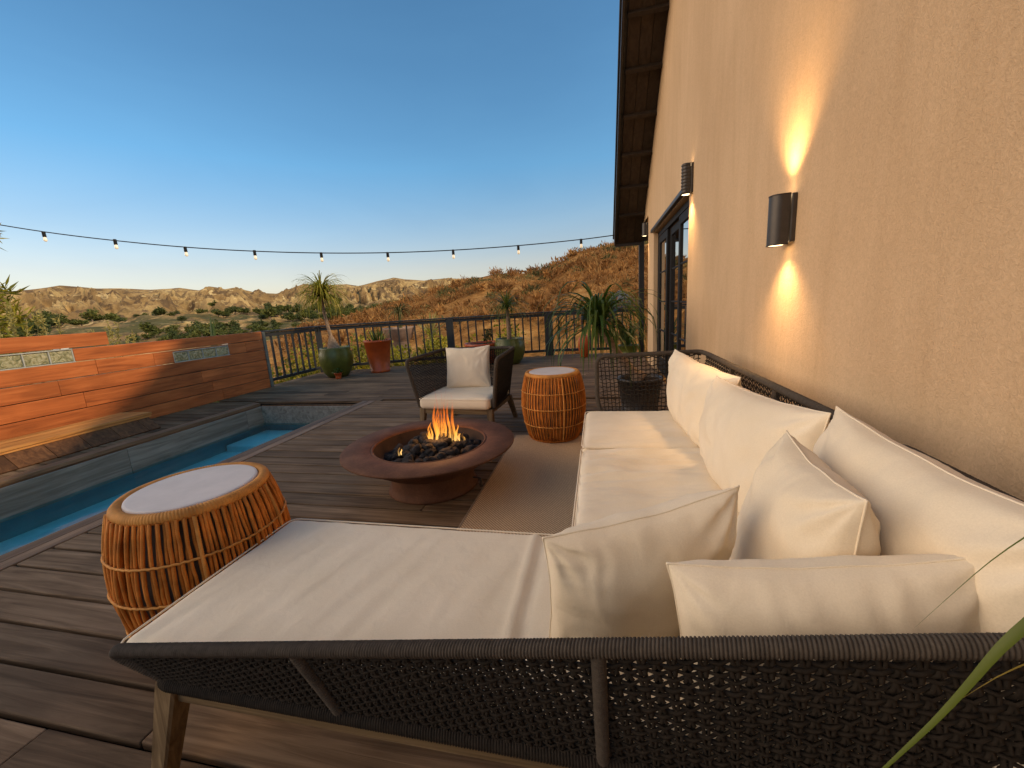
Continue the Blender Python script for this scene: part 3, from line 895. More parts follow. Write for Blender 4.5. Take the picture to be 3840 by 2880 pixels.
# wall lamps
def wall_lamp(y, zc, h, ribs, label):
    L = empty('wall_lamp', (WX, y, zc - h / 2), label, 'wall lamp', 'sconces on the stucco wall')
    bp = MB(); rbox(bp, (WX - .012, y - .010, zc), (.022, .098, h - .006), .004); bp.build('backplate', M_dark, L)
    bo = MB(); seg = 20; th = np.linspace(PI / 2, 3 * PI / 2, seg)
    zz = np.linspace(zc - h / 2 - .006, zc + h / 2 - .002, 2 if not ribs else 37)
    R = .047; x0 = WX - .026; ext = .030
    rows = []
    for i, z in enumerate(zz):
        rr = R * (1 + (.07 * (1 if (i // 2) % 2 else -1) if ribs else 0))
        prof = [(x0, y + rr)] + [(x0 - ext + rr * math.cos(t), y + rr * math.sin(t)) for t in th] + [(x0, y - rr)]
        rows.append([(a, b2_, z) for a, b2_ in prof])
    k = len(rows[0]); v = np.array(rows).reshape(-1, 3)
    bo.add(v, [(i * k + j, i * k + j + 1, (i+1) * k + j + 1, (i+1) * k + j) for i in range(len(rows) - 1) for j in range(k - 1)])
    # rolled lips
    for z in (zz[0], zz[-1]): tube(bo, [(a, b2_, z) for a, b2_, _ in rows[0]], .003, 6)
    bo.build('shade', M_dark, L, smooth=True)
    for z, s in ((zz[0] + .0015, -1), (zz[-1] - .0015, 1)):
        le = MB()
        pts = [(a if a < x0 - .001 else x0, y + (b2_ - y) * .95, z) for a, b2_, _ in rows[0]]
        le.add(np.array(pts), [tuple(range(len(pts)))])
        le.build('lens', M_lens, L)
    return L
lamp_a = wall_lamp(2.37, 1.592, .232, False, 'smooth dark half-round wall lamp glowing on open stucco above the sofa')
lamp_b = wall_lamp(4.66, 2.40, .28, True, 'ribbed dark half-round wall lamp above the corner of the black door')
lamp_c = wall_lamp(8.45, 2.53, .23, False, 'small dark wall lamp on the far house corner under the eaves')

def spot(name, loc, d, energy, ang, blend, parent, col=(1, .62, .28), size=.045):
    l = bpy.data.lights.new(name, 'SPOT'); l.energy = energy; l.spot_size = math.radians(ang); l.spot_blend = blend; l.color = col; l.shadow_soft_size = size
    o = bpy.data.objects.new(name, l); COL.objects.link(o)
    o.rotation_euler = Vector(d).to_track_quat('-Z', 'Y').to_euler()
    o.parent = parent; o.location = Vector(loc) - parent.location
    return o
for L, y, zc, h, up, e in ((lamp_a, 2.37, 1.592, .232, True, 7), (lamp_b, 4.66, 2.40, .28, False, 12), (lamp_c, 8.45, 2.53, .23, False, 8)):
    spot('lamp_glow', (WX - .045, y, zc - h / 2 - .008), (.05, 0, -1), e * .20, 105, 1.0, L)
    spot('lamp_glow', (WX - .090, y, zc - h / 2 - .010), (.06, 0, -1), e * 4.6, 108, 1.0, L)
    if up:
        spot('lamp_glow', (WX - .045, y, zc + h / 2 + .004), (.05, 0, 1), e * .20, 105, 1.0, L)
        spot('lamp_glow', (WX - .090, y, zc + h / 2 + .006), (.08, 0, 1), e * 7.0, 96, 1.0, L)

# ------------------------------------------------------------------ cushions and pillows
def cushion(m, x0, x1, y0, y1, z0, z1, r=.045, puff=.012, wr=.006, seed=0, nx=40, ny=40, wdir=(1, .25)):
    P, F = rbox_geo((x1 - x0, y1 - y0, z1 - z0), r, 4, (nx, ny, 1))
    P = P.copy()
    h = V(x1 - x0, y1 - y0, z1 - z0) / 2
    u = np.clip(np.abs(P[:, 0]) / h[0], 0, 1); w = np.clip(np.abs(P[:, 1]) / h[1], 0, 1)
    topm = np.clip(P[:, 2] / h[2], 0, 1)
    P[:, 2] += topm * puff * (1 - u ** 4) * (1 - w ** 4) - topm * puff * .3
    for i in range(len(P)):
        if topm[i] > .5:
            a = P[i, 0] * wdir[0] + P[i, 1] * wdir[1]; c = -P[i, 0] * wdir[1] + P[i, 1] * wdir[0]
            n = mnoise.fractal(Vector((a * 2.0 + seed, c * 13, seed * 1.3)), 1, 2, 3)
            n2 = mnoise.noise(Vector((a * 1.7, c * 1.7, seed + 5)))
            P[i, 2] += wr * (n * (.35 + .65 * max(0, n2 + .3)))
            P[i, 2] += .25 * wr * mnoise.noise(Vector((P[i, 0] * 6, P[i, 1] * 6, seed)))
    P += V((x0 + x1) / 2, (y0 + y1) / 2, (z0 + z1) / 2)
    m.add(P, F, .5)
    # piping round the top edge
    q = r * .9; zt = z1 - r * .32
    o = .002
    path = fillet([((x0 + x1) / 2, y0 - o, zt), (x0 - o, y0 - o, zt), (x0 - o, y1 + o, zt), (x1 + o, y1 + o, zt), (x1 + o, y0 - o, zt), ((x0 + x1) / 2, y0 - o, zt)], r * 1.15, 6)
    path = resample(path, .02)
    tube(m, path, .0030, 6, cap=False, rnd=.5)

def place_pillow(name, label, cat, group, corners, t, seed, n=60, pinch=(.05, .05, .09, .03), wr=.010, face=(-1, 0, 0), sag=.0):
    """corners: bottom left, bottom right, top right, top left. pinch: left, right, top, bottom"""
    m = MB()
    P4 = quadP(*corners)
    nrm_ = unit(np.cross(P4(1, .5) - P4(0, .5), P4(.5, 1) - P4(.5, 0)))
    if np.dot(nrm_, face) < 0: nrm_ = -nrm_
    us = .5 * np.sin(np.linspace(-1, 1, n + 1) * PI / 2) + .5 * np.linspace(-1, 1, n + 1)
    rg = random.Random(seed); cp = [rg.uniform(.7, 1.3) for _ in range(4)]
    W = np.linalg.norm(P4(1, .5) - P4(0, .5)); Hh = np.linalg.norm(P4(.5, 1) - P4(.5, 0))
    sides = []
    for sgn in (1, -1):
        g = np.zeros((n + 1, n + 1, 3))
        for i, u in enumerate(us):
            for j, v in enumerate(us):
                px = pinch[0] if u < 0 else pinch[1]; pz = pinch[2] if v > 0 else pinch[3]
                x = u * (1 - px * (1 - abs(v) ** 2.2) * (1 + .25 * mnoise.noise(Vector((v * 2, seed, 1)))))
                z = v * (1 - pz * (1 - abs(u) ** 2.2) * (1 + .35 * mnoise.noise(Vector((u * 2.3, seed, 5)))))
                f = max(0.0, 1 - abs(u) ** 2.6) ** .44 * max(0.0, 1 - abs(v) ** 2.6) ** .44
                cr = 0; ear = 1.0
                for ci, (cu, cv) in enumerate(((-1, -1), (1, -1), (1, 1), (-1, 1))):
                    du, dv = (u - cu) * W / Hh, v - cv; rad = math.hypot(du, dv); ang = math.atan2(dv, du)
                    ear *= 1 - .28 * math.exp(-(rad / .24) ** 2)
                    cr += cp[ci] * math.exp(-((rad - .25) / .42) ** 2) * math.sin(ang * 11 + ci * 2 + seed * 1.7 + 1.6 * mnoise.noise(Vector((u * 2, v * 2, seed + sgn))))
                q = Vector((u * W / .45, v * Hh / .45, seed * 3.1 + sgn))
                nn = mnoise.fractal(q * 1.3, 1, 2, 2)
                seam = math.exp(-(1 - abs(v)) / .22) * mnoise.noise(Vector((u * W * 26, v * .8, seed * 2.0 + sgn))) + math.exp(-(1 - abs(u)) / .22) * mnoise.noise(Vector((u * .8, v * Hh * 26, seed * 4.0 + sgn)))
                fold = mnoise.noise(Vector(((u * W + .35 * v * Hh) * 9 + 1.2 * nn, v * 1.1, seed * 5.0 + sgn))) ** 2
                y = sgn * (t / 2 * f * ear * (1 - .12 * v) + (wr * .55 * cr + wr * 1.3 * nn + wr * .55 * seam + wr * 1.4 * fold) * min(1, f * 2.4))
                g[i, j] = P4((x + 1) / 2, (z + 1) / 2) + nrm_ * y
        sides.append(g)
    k = (n + 1) * (n + 1); I = np.arange(k).reshape(n + 1, n + 1)
    q = np.stack([I[:-1, :-1], I[1:, :-1], I[1:, 1:], I[:-1, 1:]], -1).reshape(-1, 4)
    m.add(sides[0].reshape(-1, 3), q.tolist(), .5); m.add(sides[1].reshape(-1, 3), q[:, ::-1].tolist(), .5)
    g = sides[0]
    loop = np.concatenate([g[:, 0], g[-1, 1:], g[::-1, -1][1:], g[0, ::-1][1:]])
    tube(m, loop, .0024, 6, cap=False, rnd=.5)
    o = m.build(name, M_fabric, None, smooth=True)
    return tag(o, label, cat, group)

# ------------------------------------------------------------------ sectional sofa, near chaise module
ZB = .36
ch = empty('chaise_sofa', (-.25, .95, 0), 'near sofa section with long cream chaise seat and woven dark rope side', 'sofa', 'rope sofa sections')
top_path = fillet([(-1.11, .655, ZB + .005), (-1.215, .625, .457), (.64, .560, .800), (.748, .74, .828), (.748, 1.19, .835), (.69, 1.20, ZB)], [.035, .12, .10, .07])
m = MB(); rope_rail(m, top_path, .0150, .0062, 12, 4, .12); m.build('top_rail', M_frame_rope, ch, smooth=True)
m = MB(); rope_rail(m, fillet([(-1.11, .655, ZB), (-1.09, .642, ZB), (.66, .642, ZB), (.69, .70, ZB), (.69, 1.20, ZB)], [.02, .04, .03]), .017, .0062); m.build('bottom_rail', M_rope, ch, smooth=True)
for a, b_ in (((-.01, .582, .678), (-.006, .642, ZB)), ((-.645, .605, .558), (-.585, .644, ZB)), ((.742, .70, .82), (.685, .70, ZB))):
    m = MB(); rope_rail(m, np.array([a, b_]), .0130, .0062); m.build('upright', M_frame_rope, ch, smooth=True)
m = MB()
weave(m, quadP((-1.10, .643, ZB + .01), (.71, .641, ZB + .01), (.70, .562, .797), (-1.195, .627, .460)), 1.84, .30, .0225, .0130, .0036, amp=.0042, pair=True, flat=.70, grow=.34)
m.build('woven_side', M_rope, ch, smooth=True)
m = MB()
weave(m, quadP((.688, .70, ZB), (.69, 1.19, ZB), (.748, 1.18, .825), (.748, .72, .825)), .5, .45, .024, .020, .0036)
m.build('woven_back', M_rope, ch, smooth=True)
m = MB()
rbox(m, (-.20, .668, .318), (1.80, .032, .052), .004); rbox(m, (-.20, 1.28, .318), (1.80, .032, .052), .004)
m.build('apron', M_teak_x, ch)
m = MB(); rbox(m, (-1.09, .974, .318), (.032, .575, .05), .004); rbox(m, (.66, .974, .318), (.032, .575, .05), .004)
for k in range(6): rbox(m, (-.9 + k * .3, .974, .332), (.06, .575, .018), .003)
m.build('slat_base', M_teak_z, ch)
for x, y, ox, oy in ((-1.10, .672, -.095, -.035), (-1.10, 1.27, -.09, .03), (.64, .68, .05, -.03), (.64, 1.25, .05, .03)):
    m = MB(); taper(m, (x, y, .352), (x + ox, y + oy, 0), .066, .046); m.build('leg', M_teak_z, ch)
m = MB(); cushion(m, -1.285, .66, .668, 1.325, .345, .428, .036, .010, .0055, 3, 150, 56, (.25, 1.0))
Pv = m.v[0]; up_ = Pv[:, 2] > .40
jog = np.array([.010 * mnoise.noise(Vector((q[1] * 7, 2, 1))) for q in Pv])
Pv[:, 2] += up_ * (.0075 * np.exp(-((Pv[:, 0] + .235 + jog) / .014) ** 2) - .006 * np.exp(-((Pv[:, 0] + .205 + jog) / .016) ** 2))
m.build('chaise_cushion', M_fabric, ch, smooth=True)

# far module
sf = empty('sofa', (.3, 2.2, 0), 'far sofa section along the stucco wall with open woven end arm', 'sofa', 'rope sofa sections')
sp = fillet([(.02, 3.09, ZB), (-.02, 3.125, .48), (-.02, 3.135, .825), (.72, 3.135, .842), (.748, 3.02, .835), (.748, 1.27, .835), (.69, 1.26, ZB)], [.06, .07, .08, .08, .07])
m = MB(); rope_rail(m, sp, .0165, .0075, 8, 3); m.build('top_rail', M_frame_rope, sf, smooth=True)
m = MB(); rope_rail(m, fillet([(.02, 3.09, ZB), (.67, 3.09, ZB), (.69, 3.05, ZB), (.69, 1.26, ZB)], .03), .017, .0075, 8, 3); m.build('bottom_rail', M_rope, sf, smooth=True)
m = MB(); weave(m, quadP((.03, 3.095, ZB), (.68, 3.095, ZB), (.73, 3.135, .835), (-.01, 3.135, .815)), .72, .46, .029, .029, .0052, amp=.004)
m.build('woven_arm', M_rope, sf, smooth=True)
m = MB(); weave(m, quadP((.69, 3.05, ZB), (.69, 1.27, ZB), (.748, 1.28, .825), (.748, 3.06, .825)), 1.8, .46, .0235, .0235, .0042, amp=.004)
m.build('woven_back', M_rope, sf, smooth=True)
for y in (1.9, 2.5):
    m = MB(); rope_rail(m, np.array([(.752, y, .82), (.694, y, ZB)]), .0165, .0075, 8, 3); m.build('upright', M_frame_rope, sf, smooth=True)
m = MB(); rbox(m, (-.02, 2.21, .318), (.032, 1.66, .052), .004); rbox(m, (.66, 2.21, .318), (.032, 1.66, .052), .004); m.build('apron', M_teak_z, sf)
m = MB(); rbox(m, (.32, 1.395, .318), (.64, .032, .05), .004); rbox(m, (.32, 3.045, .318), (.64, .032, .05), .004)
for k in range(6): rbox(m, (.32, 1.6 + k * .26, .332), (.64, .06, .018), .003)
m.build('slat_base', M_teak_x, sf)
for x, y, ox, oy in ((-.02, 1.40, -.04, -.03), (-.02, 3.03, -.05, .05), (.65, 1.40, .05, -.03), (.65, 3.03, .05, .05)):
    m = MB(); taper(m, (x, y, .352), (x + ox, y + oy, .012), .062, .046); m.build('leg', M_teak_z, sf)
m = MB(); cushion(m, -.108, .66, 1.338, 2.238, .335, .430, .04, .014, .030, 11, 60, 80, (1, .12)); m.build('seat_cushion', M_fabric, sf, smooth=True)
m = MB(); cushion(m, -.108, .66, 2.246, 3.03, .335, .428, .04, .014, .014, 14, 50, 60, (1, .2)); m.build('seat_cushion', M_fabric, sf, smooth=True)

G6 = 'cream cushions on the sofa'
place_pillow('back_cushion', 'plump cream back cushion farthest along the sofa beside the open woven arm', 'cushion', G6, ((.545, 3.02, .415), (.57, 2.12, .415), (.665, 2.08, .845), (.535, 3.06, .872)), .24, 21)
place_pillow('back_cushion', 'middle cream back cushion on the sofa, sharp peaked at both top corners', 'cushion', G6, ((.545, 2.06, .415), (.575, 1.24, .415), (.645, 1.27, .893), (.565, 2.11, .850)), .25, 22)
place_pillow('back_cushion', 'largest cream back cushion at the right edge, behind the square corner pillow', 'cushion', G6, ((.575, 1.21, .415), (.60, .60, .415), (.655, .585, .905), (.63, 1.215, .928)), .23, 23)
place_pillow('scatter_pillow', 'upright square cream pillow with pointed top in the sofa corner', 'pillow', G6, ((.415, 1.17, .42), (.43, .75, .42), (.458, .765, .875), (.465, 1.10, .895)), .21, 24)
place_pillow('scatter_pillow', 'square cream pillow tilted against the woven side at the chaise end', 'pillow', G6, ((-.135, .845, .42), (.30, 1.02, .42), (.300, .915, .825), (-.128, .79, .745)), .18, 25, face=(0, -1, 0))
place_pillow('lumbar_pillow', 'long low cream lumbar pillow leaning inside the near woven rail', 'pillow', G6, ((.155, .73, .42), (.645, .72, .42), (.600, .70, .825), (.118, .715, .757)), .20, 26, face=(0, -1, 0), wr=.006)

# ------------------------------------------------------------------ armchair
def make_chair():
    c = empty('armchair', (-1.365, 3.93, 0), 'woven dark rope armchair with cream seat facing the fire pit', 'armchair', rz=math.radians(-5))
    kw = dict(local=True)
    zr = .30
    # rim: front-left tip round the back to front-right tip; local y+ = back
    L0 = (-.40, -.30, zr); R0 = (.40, -.30, zr)
    rim = fillet([L0, (-.475, -.36, .775), (-.43, .395, .80), (.43, .395, .80), (.475, -.36, .775), R0], [.07, .10, .10, .07])
    m = MB(); rope_rail(m, rim, .019, .009, 8, 3); m.build('top_rail', M_frame_rope, c, smooth=True, local=True)
    m = MB(); rope_rail(m, fillet([L0, (-.36, .33, zr), (.36, .33, zr), R0], .05), .015, .009, 8, 3); m.build('bottom_rail', M_rope, c, smooth=True, local=True)
    for a, b_, d, e, n_ in (((-.40, -.30, zr), (-.36, .33, zr), (-.43, .385, .79), (-.468, -.345, .765), 'woven_arm'), ((-.36, .33, zr), (.36, .33, zr), (.43, .39, .795), (-.43, .39, .795), 'woven_back'), ((.36, .33, zr), (.40, -.30, zr), (.468, -.345, .765), (.43, .385, .79), 'woven_arm')):
        m = MB(); weave(m, quadP(a, b_, d, e), .75, .5, .021, .017, .0050, amp=.004); m.build(n_, M_rope, c, smooth=True, local=True)
    m = MB()
    rbox(m, (0, -.31, .262), (.74, .03, .055), .004); rbox(m, (0, .32, .262), (.70, .03, .055), .004)
    rbox(m, (-.355, 0, .262), (.03, .60, .055), .004); rbox(m, (.355, 0, .262), (.03, .60, .055), .004)
    for k in range(4): rbox(m, (-.24 + k * .16, 0, .28), (.06, .60, .018), .003)
    m.build('apron', M_teak_x, c, local=True)
    for x, y, ox, oy in ((-.36, -.30, -.02, -.05), (.36, -.30, .02, -.05), (-.35, .31, -.03, .13), (.35, .31, .03, .13)):
        m = MB(); taper(m, (x, y, .29), (x + ox, y + oy, 0), .062, .042); m.build('leg', M_teak_z, c, local=True)
    m = MB(); cushion(m, -.375, .375, -.37, .30, .285, .405, .045, .016, .010, 31, 36, 36, (1, .1)); m.build('seat_cushion', M_fabric, c, smooth=True, local=True)
    return c
make_chair()
place_pillow('chair_pillow', 'square cream pillow standing against the back of the woven armchair', 'pillow', None, ((-1.635, 4.04, .40), (-1.135, 4.06, .40), (-1.165, 4.21, .845), (-1.665, 4.19, .835)), .17, 32, face=(0, -1, 0), n=40, wr=.008)

# ------------------------------------------------------------------ rattan drum tables
def make_drum(loc, label, rz=0, dense=124, seed=1, jit=1.0):
    H = .635
    d = empty('rattan_table', loc, label, 'side table', 'rattan drum side tables', rz)
    rg = random.Random(seed)
    def R(z):
        t = z / H
        return .222 + (.293 - .222) * math.sin(PI * min(1, max(0, t * .86 + .02))) ** .85 if t < .55 else .240 + (.293 - .240) * math.cos((t - .52) / .48 * PI / 2) ** .9
    zz = [.02, .10, .19, .28, .37, .46, .54, .595]
    m = MB()
    for i in range(dense):
        a = 2 * PI * i / dense
        pts = []
        ja = rg.uniform(-.02, .02) * jit; jb = rg.uniform(-.012, .012) * jit
        for k, z in enumerate(np.linspace(.02, .60, 15)):
            aa = a + ja * math.sin(z * 9 + i) + jb * (z - .3) + rg.uniform(-.006, .006) * jit
            r = R(z) + .003 * jit * math.sin(i * 2.3 + z * 14) - (.009 if i % 2 else 0)
            pts.append((r * math.cos(aa), r * math.sin(aa), z))
        tube(m, pts, .0062 * rg.uniform(.85, 1.12), 6, rnd=rg.random())
    m.build('cane', M_rattan, d, smooth=True, local=True)
    m = MB()
    for z in (.155, .315, .455):
        th = np.linspace(0, 2 * PI, 145)
        for s in (-1, 1):
            pts = [((R(z) + s * .0075 * (1 if math.sin(t * dense) > 0 else .6)) * math.cos(t), (R(z) + s * .0075) * math.sin(t), z + .004 * s + .002 * math.sin(t * dense / 2)) for t in th]
            tube(m, pts, .0048, 5, cap=False, rnd=rg.random())
    for i in range(5):     # twisted binding canes
        a = 2 * PI * (i + rg.random() * .3) / 5
        zs_ = np.linspace(.03, .60, 130)
        pts = [((R(z) + .007) * math.cos(a), (R(z) + .007) * math.sin(a), z) for z in zs_]
        tube(m, pts, .0058 * (1 + .16 * np.abs(np.sin(np.arange(130) * 1.57))), 6, rnd=rg.random())
    m.build('binding', M_rattan_l, d, smooth=True, local=True)
    m = MB()
    th = np.linspace(0, 2 * PI, 601)
    tube(m, [(.232 * math.cos(t), .232 * math.sin(t), .608) for t in th], .0195 * (1 + .11 * np.abs(np.sin(np.arange(601) * PI / 4))), 12, cap=False, rnd=.5, slant=.003)
    m.build('rim', M_rattan_l, d, smooth=True, local=True)
    m = MB(); tube(m, [(.222 * math.cos(t), .222 * math.sin(t), .016) for t in np.linspace(0, 2 * PI, 97)], .014, 8, cap=False, rnd=.3)
    m.build('foot_ring', M_rattan, d, smooth=True, local=True)
    m = MB(); lathe(m, [(0.0005, .6285), (.204, .6285), (.211, .626), (.213, .62), (.213, .60)], seg=64); m.build('top', M_stone, d, local=True)
    m = MB(); lathe(m, [(.205, .03), (.235, .15), (.25, .3), (.235, .45), (.205, .60)], seg=40); m.build('liner', M_liner, d, smooth=True, local=True)
    return d
make_drum((-1.575, 1.18, 0), 'nearest orange rattan drum table with pale round top beside the chaise', .2)
make_drum((-.43, 3.655, .010), 'far orange rattan drum table on the rug between armchair and sofa', 1.1, 112, 5, .25)

# ------------------------------------------------------------------ rug
m = MB(); rbox(m, (-.12, 2.30, .0065), (1.37, 2.70, .009), .003)
rug = m.build('rug', M_rug); tag(rug, 'flat jute rug with fine ribbed weave under the sofa', 'rug')
m = MB()
for x0, x1, y0, y1 in ((-.815, -.803, .95, 3.658), (-.803, .565, 3.649, 3.658)): rbox(m, ((x0 + x1) / 2, (y0 + y1) / 2, .0075), (x1 - x0, y1 - y0, .013), .003)
m.build('hem', M_hem, rug)

# ------------------------------------------------------------------ fire pit
FPx, FPy, FR, FZ = -1.20, 2.555, .605, .325
fp = empty('fire_pit', (FPx, FPy, 0), 'round rusted steel fire pit bowl with wide flat rim', 'fire pit')
c0 = (FPx, FPy, 0)
m = MB(); lathe(m, [(.392, FZ - .012), (.392, FZ + .001), (.398, FZ + .004), (.404, FZ + .001), (.407, FZ - .003), (.411, FZ + .001), (.414, FZ + .003), (FR - .004, FZ), (FR, FZ - .004), (FR, FZ - .012), (FR - .006, FZ - .016), (.50, FZ - .02)], c0, 96)
m.build('rim', M_corten, fp, smooth=True)
m = MB(); lathe(m, [(.585, FZ - .018), (.52, FZ - .045), (.45, FZ - .10), (.365, FZ - .155), (.285, FZ - .19)], c0, 96); m.build('bowl', M_corten, fp, smooth=True)
m = MB(); lathe(m, [(.395, FZ - .004), (.385, FZ - .03), (.37, FZ - .09), (.32, FZ - .125), (.001, FZ - .13)], c0, 64); m.build('inner_bowl', M_soot, fp, smooth=True)
m = MB(); lathe(m, [(.300, FZ - .175), (.297, .06), (.300, .03), (.316, .018), (.322, .004), (.315, 0)], c0, 96); m.build('base', M_corten, fp, smooth=True)
m = MB(); tube(m, fillet([(FPx + .33, FPy - .08, .10), (FPx + .39, FPy - .09, .10), (FPx + .39, FPy - .09, .06)], .01), .006, 6); lathe(m, [(.012, .0), (.014, .02), (.006, .03)], (FPx + .39, FPy - .09, .04), 10, cap0=True, cap1=True)
m.build('gas_tap', M_dark, fp)

def rock_mesh(seed):
    bm_v, bm_f = rbox_geo((1, 1, 1), .48, 4, 2)
    P = bm_v.copy(); P /= np.linalg.norm(P, axis=1, keepdims=True)
    for i in range(len(P)):
        p = Vector(P[i]); P[i] = np.array(p) * (.5 + .16 * mnoise.noise(p * 1.1 + Vector((seed * 7.1, 0, 0))) + .07 * mnoise.fractal(p * 3 + Vector((0, seed, 0)), 1, 2, 3))
    return P, bm_f
rg = random.Random(5)
protos = []
for s in range(6):
    m = MB(); P, F = rock_mesh(s + 1); m.add(P * V(1, .85, .72), F, rg.random())
    me_o = m.build('lava_rock', M_lava, None, smooth=True); protos.append(me_o)
nrock = 0
for ring, (rad, cnt, zz) in enumerate(((.34, 24, -.085), (.27, 20, -.06), (.20, 14, -.04), (.12, 9, -.025), (.03, 3, -.02), (.25, 9, -.035), (.13, 6, .005))):
    for i in range(cnt):
        a = 2 * PI * (i + rg.random() * .5) / cnt + ring
        r_ = rad + rg.uniform(-.025, .025)
        s = rg.uniform(.07, .115)
        o = protos[nrock] if nrock < 6 else protos[rg.randrange(6)].copy()
        if nrock >= 6: COL.objects.link(o)
        zoff = zz + (-.03 if r_ * math.cos(a) < -.18 else 0)
        o.location = (FPx + r_ * math.cos(a), FPy + r_ * math.sin(a), FZ + zoff - .008 - s * .35)
        o.rotation_euler = (rg.uniform(-.5, .5), rg.uniform(-.5, .5), rg.uniform(0, 6.3)); o.scale = (s, s, s)
        tag(o, 'black rounded lava rock heaped in the fire pit bowl', 'rock', 'lava rocks in the fire pit'); nrock += 1

# flames
m = MB(); rg = random.Random(11)
def tongue(x, y, h, r, z0, seed):
    rr = random.Random(seed); k = 12; ph = rr.uniform(0, 6)
    lean = (rr.uniform(-.10, .10), rr.uniform(-.10, .10))
    pts = []; rad = []
    for i in range(k + 1):
        t = i / k
        pts.append((x + lean[0] * h * t + .020 * math.sin(ph + t * 6) * t * 2 * (r / .04), y + lean[1] * h * t + .02 * math.cos(ph * 1.3 + t * 5) * t * (r / .04), z0 + h * t))
        rad.append(r * (math.sin(PI * min(1, .18 + t * .82)) ** .8) * (1 - t * .35) + .0008)
    tube(m, pts, rad, 8, cap=False, rnd=rr.random(), flat=.45)
fire = empty('fire', (FPx, FPy, FZ - .05), 'orange gas flames rising from the lava rocks', 'fire')
for i in range(14): tongue(FPx + .06 + rg.gauss(0, .030), FPy + .10 + rg.gauss(0, .03), rg.uniform(.16, .42), rg.uniform(.010, .024), FZ - .03, i)
for i in range(3): tongue(FPx - .04 + rg.gauss(0, .025), FPy + .04 + rg.gauss(0, .02), rg.uniform(.07, .16), rg.uniform(.010, .018), FZ - .03, 20 + i)
for i in range(5): tongue(FPx + .16 + rg.gauss(0, .04), FPy + .08 + rg.gauss(0, .02), rg.uniform(.05, .14), rg.uniform(.008, .016), FZ - .03, 40 + i)
m.build('flame', M_flame, fire, smooth=True)
m = MB(); tongue(FPx - .17, FPy - .15, .06, .010, FZ - .05, 60); tongue(FPx - .16, FPy - .14, .045, .008, FZ - .05, 61); m.build('flame', M_flame, fire, smooth=True)
lt = bpy.data.lights.new('fire_glow', 'POINT'); lt.energy = 5; lt.color = (1, .42, .10); lt.shadow_soft_size = .06
lo = bpy.data.objects.new('fire_glow', lt); COL.objects.link(lo); lo.location = (FPx + .04, FPy + .06, FZ + .12)

# ------------------------------------------------------------------ potted plants
def pot_green(P, c, R, h):
    m = MB(); x, y, z = c
    prof = [(R * .52, 0), (R * .60, .01), (R * .80, h * .18), (R * .96, h * .42), (R, h * .62), (R * .95, h * .82), (R * .86, h * .96), (R * .87, h), (R * .80, h), (R * .79, h * .93)]
    lathe(m, prof, c, 48, cap0=True); m.build('pot', M_green, P, smooth=True)
    m = MB(); lathe(m, [(R * .80, h * .93), (0.001, h * .95)], c, 32); m.build('soil', M_soil, P)
def pot_cone(P, c, R0, R1, h, mat=None):
    m = MB()
    lathe(m, [(R0, 0), (R0 * 1.02, .012), (R0 * 1.03, .05), (R0 * 1.0, .055), (R1 * .97, h * .93), (R1, h * .94), (R1, h), (R1 * .90, h), (R1 * .88, h * .92)], c, 48, cap0=True)
    m.build('pot', mat or M_terra, P, smooth=True)
    m = MB(); lathe(m, [(R1 * .89, h * .92), (0.001, h * .93)], c, 32); m.build('soil', M_soil, P)

GP = (-5.40, 7.40, 0)
g1 = empty('potted_palm', GP, 'sunlit ponytail palm in a big olive green pot at the left railing corner', 'potted plant', 'potted plants along the railing')
pot_green(g1, GP, .335, .62)
m = MB(); tp = fillet([(GP[0] - .02, GP[1], .55), (GP[0] - .04, GP[1], .80), (GP[0] - .10, GP[1] + .02, 1.05), (GP[0] - .15, GP[1] + .02, 1.38), (GP[0] - .12, GP[1], 1.66)], .2)
tp = resample(tp, .05); tube(m, tp, np.interp(np.linspace(0, 1, len(tp)), [0, .1, .28, 1], [.15, .11, .035, .026]), 12); m.build('trunk', M_trunk, g1, smooth=True)
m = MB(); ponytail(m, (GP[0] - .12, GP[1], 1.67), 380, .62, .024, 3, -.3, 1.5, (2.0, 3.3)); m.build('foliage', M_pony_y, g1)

RP = (-4.70, 7.90, 0)
g2 = empty('potted_succulent', RP, 'tall glazed orange pot with a small spiky succulent by the railing', 'potted plant', 'potted plants along the railing')
pot_cone(g2, RP, .20, .29, .70)
m = MB(); rg = random.Random(4)
for i in range(46):
    a = rg.uniform(0, 6.28); r_ = .2 * math.sqrt(rg.random())
    strap(m, (RP[0] + r_ * math.cos(a), RP[1] + r_ * math.sin(a), .64), a, rg.uniform(.22, .42), .022, rg.uniform(.8, 1.45), rg.uniform(.1, .6), 5, rg.random(), .5)
m.build('foliage', M_pony, g2)
sp_ = (-5.20, 7.12, 0)
g3 = empty('small_pot', sp_, 'tiny red clay pot with a low plant at the foot of the green pot', 'potted plant')
pot_cone(g3, sp_, .055, .085, .12)
m = MB(); leaf_cloud(m, 60, (sp_[0], sp_[1], .15), (.10, .10, .05), .05, 6, .5, 0, 9); m.build('foliage', M_pony_d, g3)

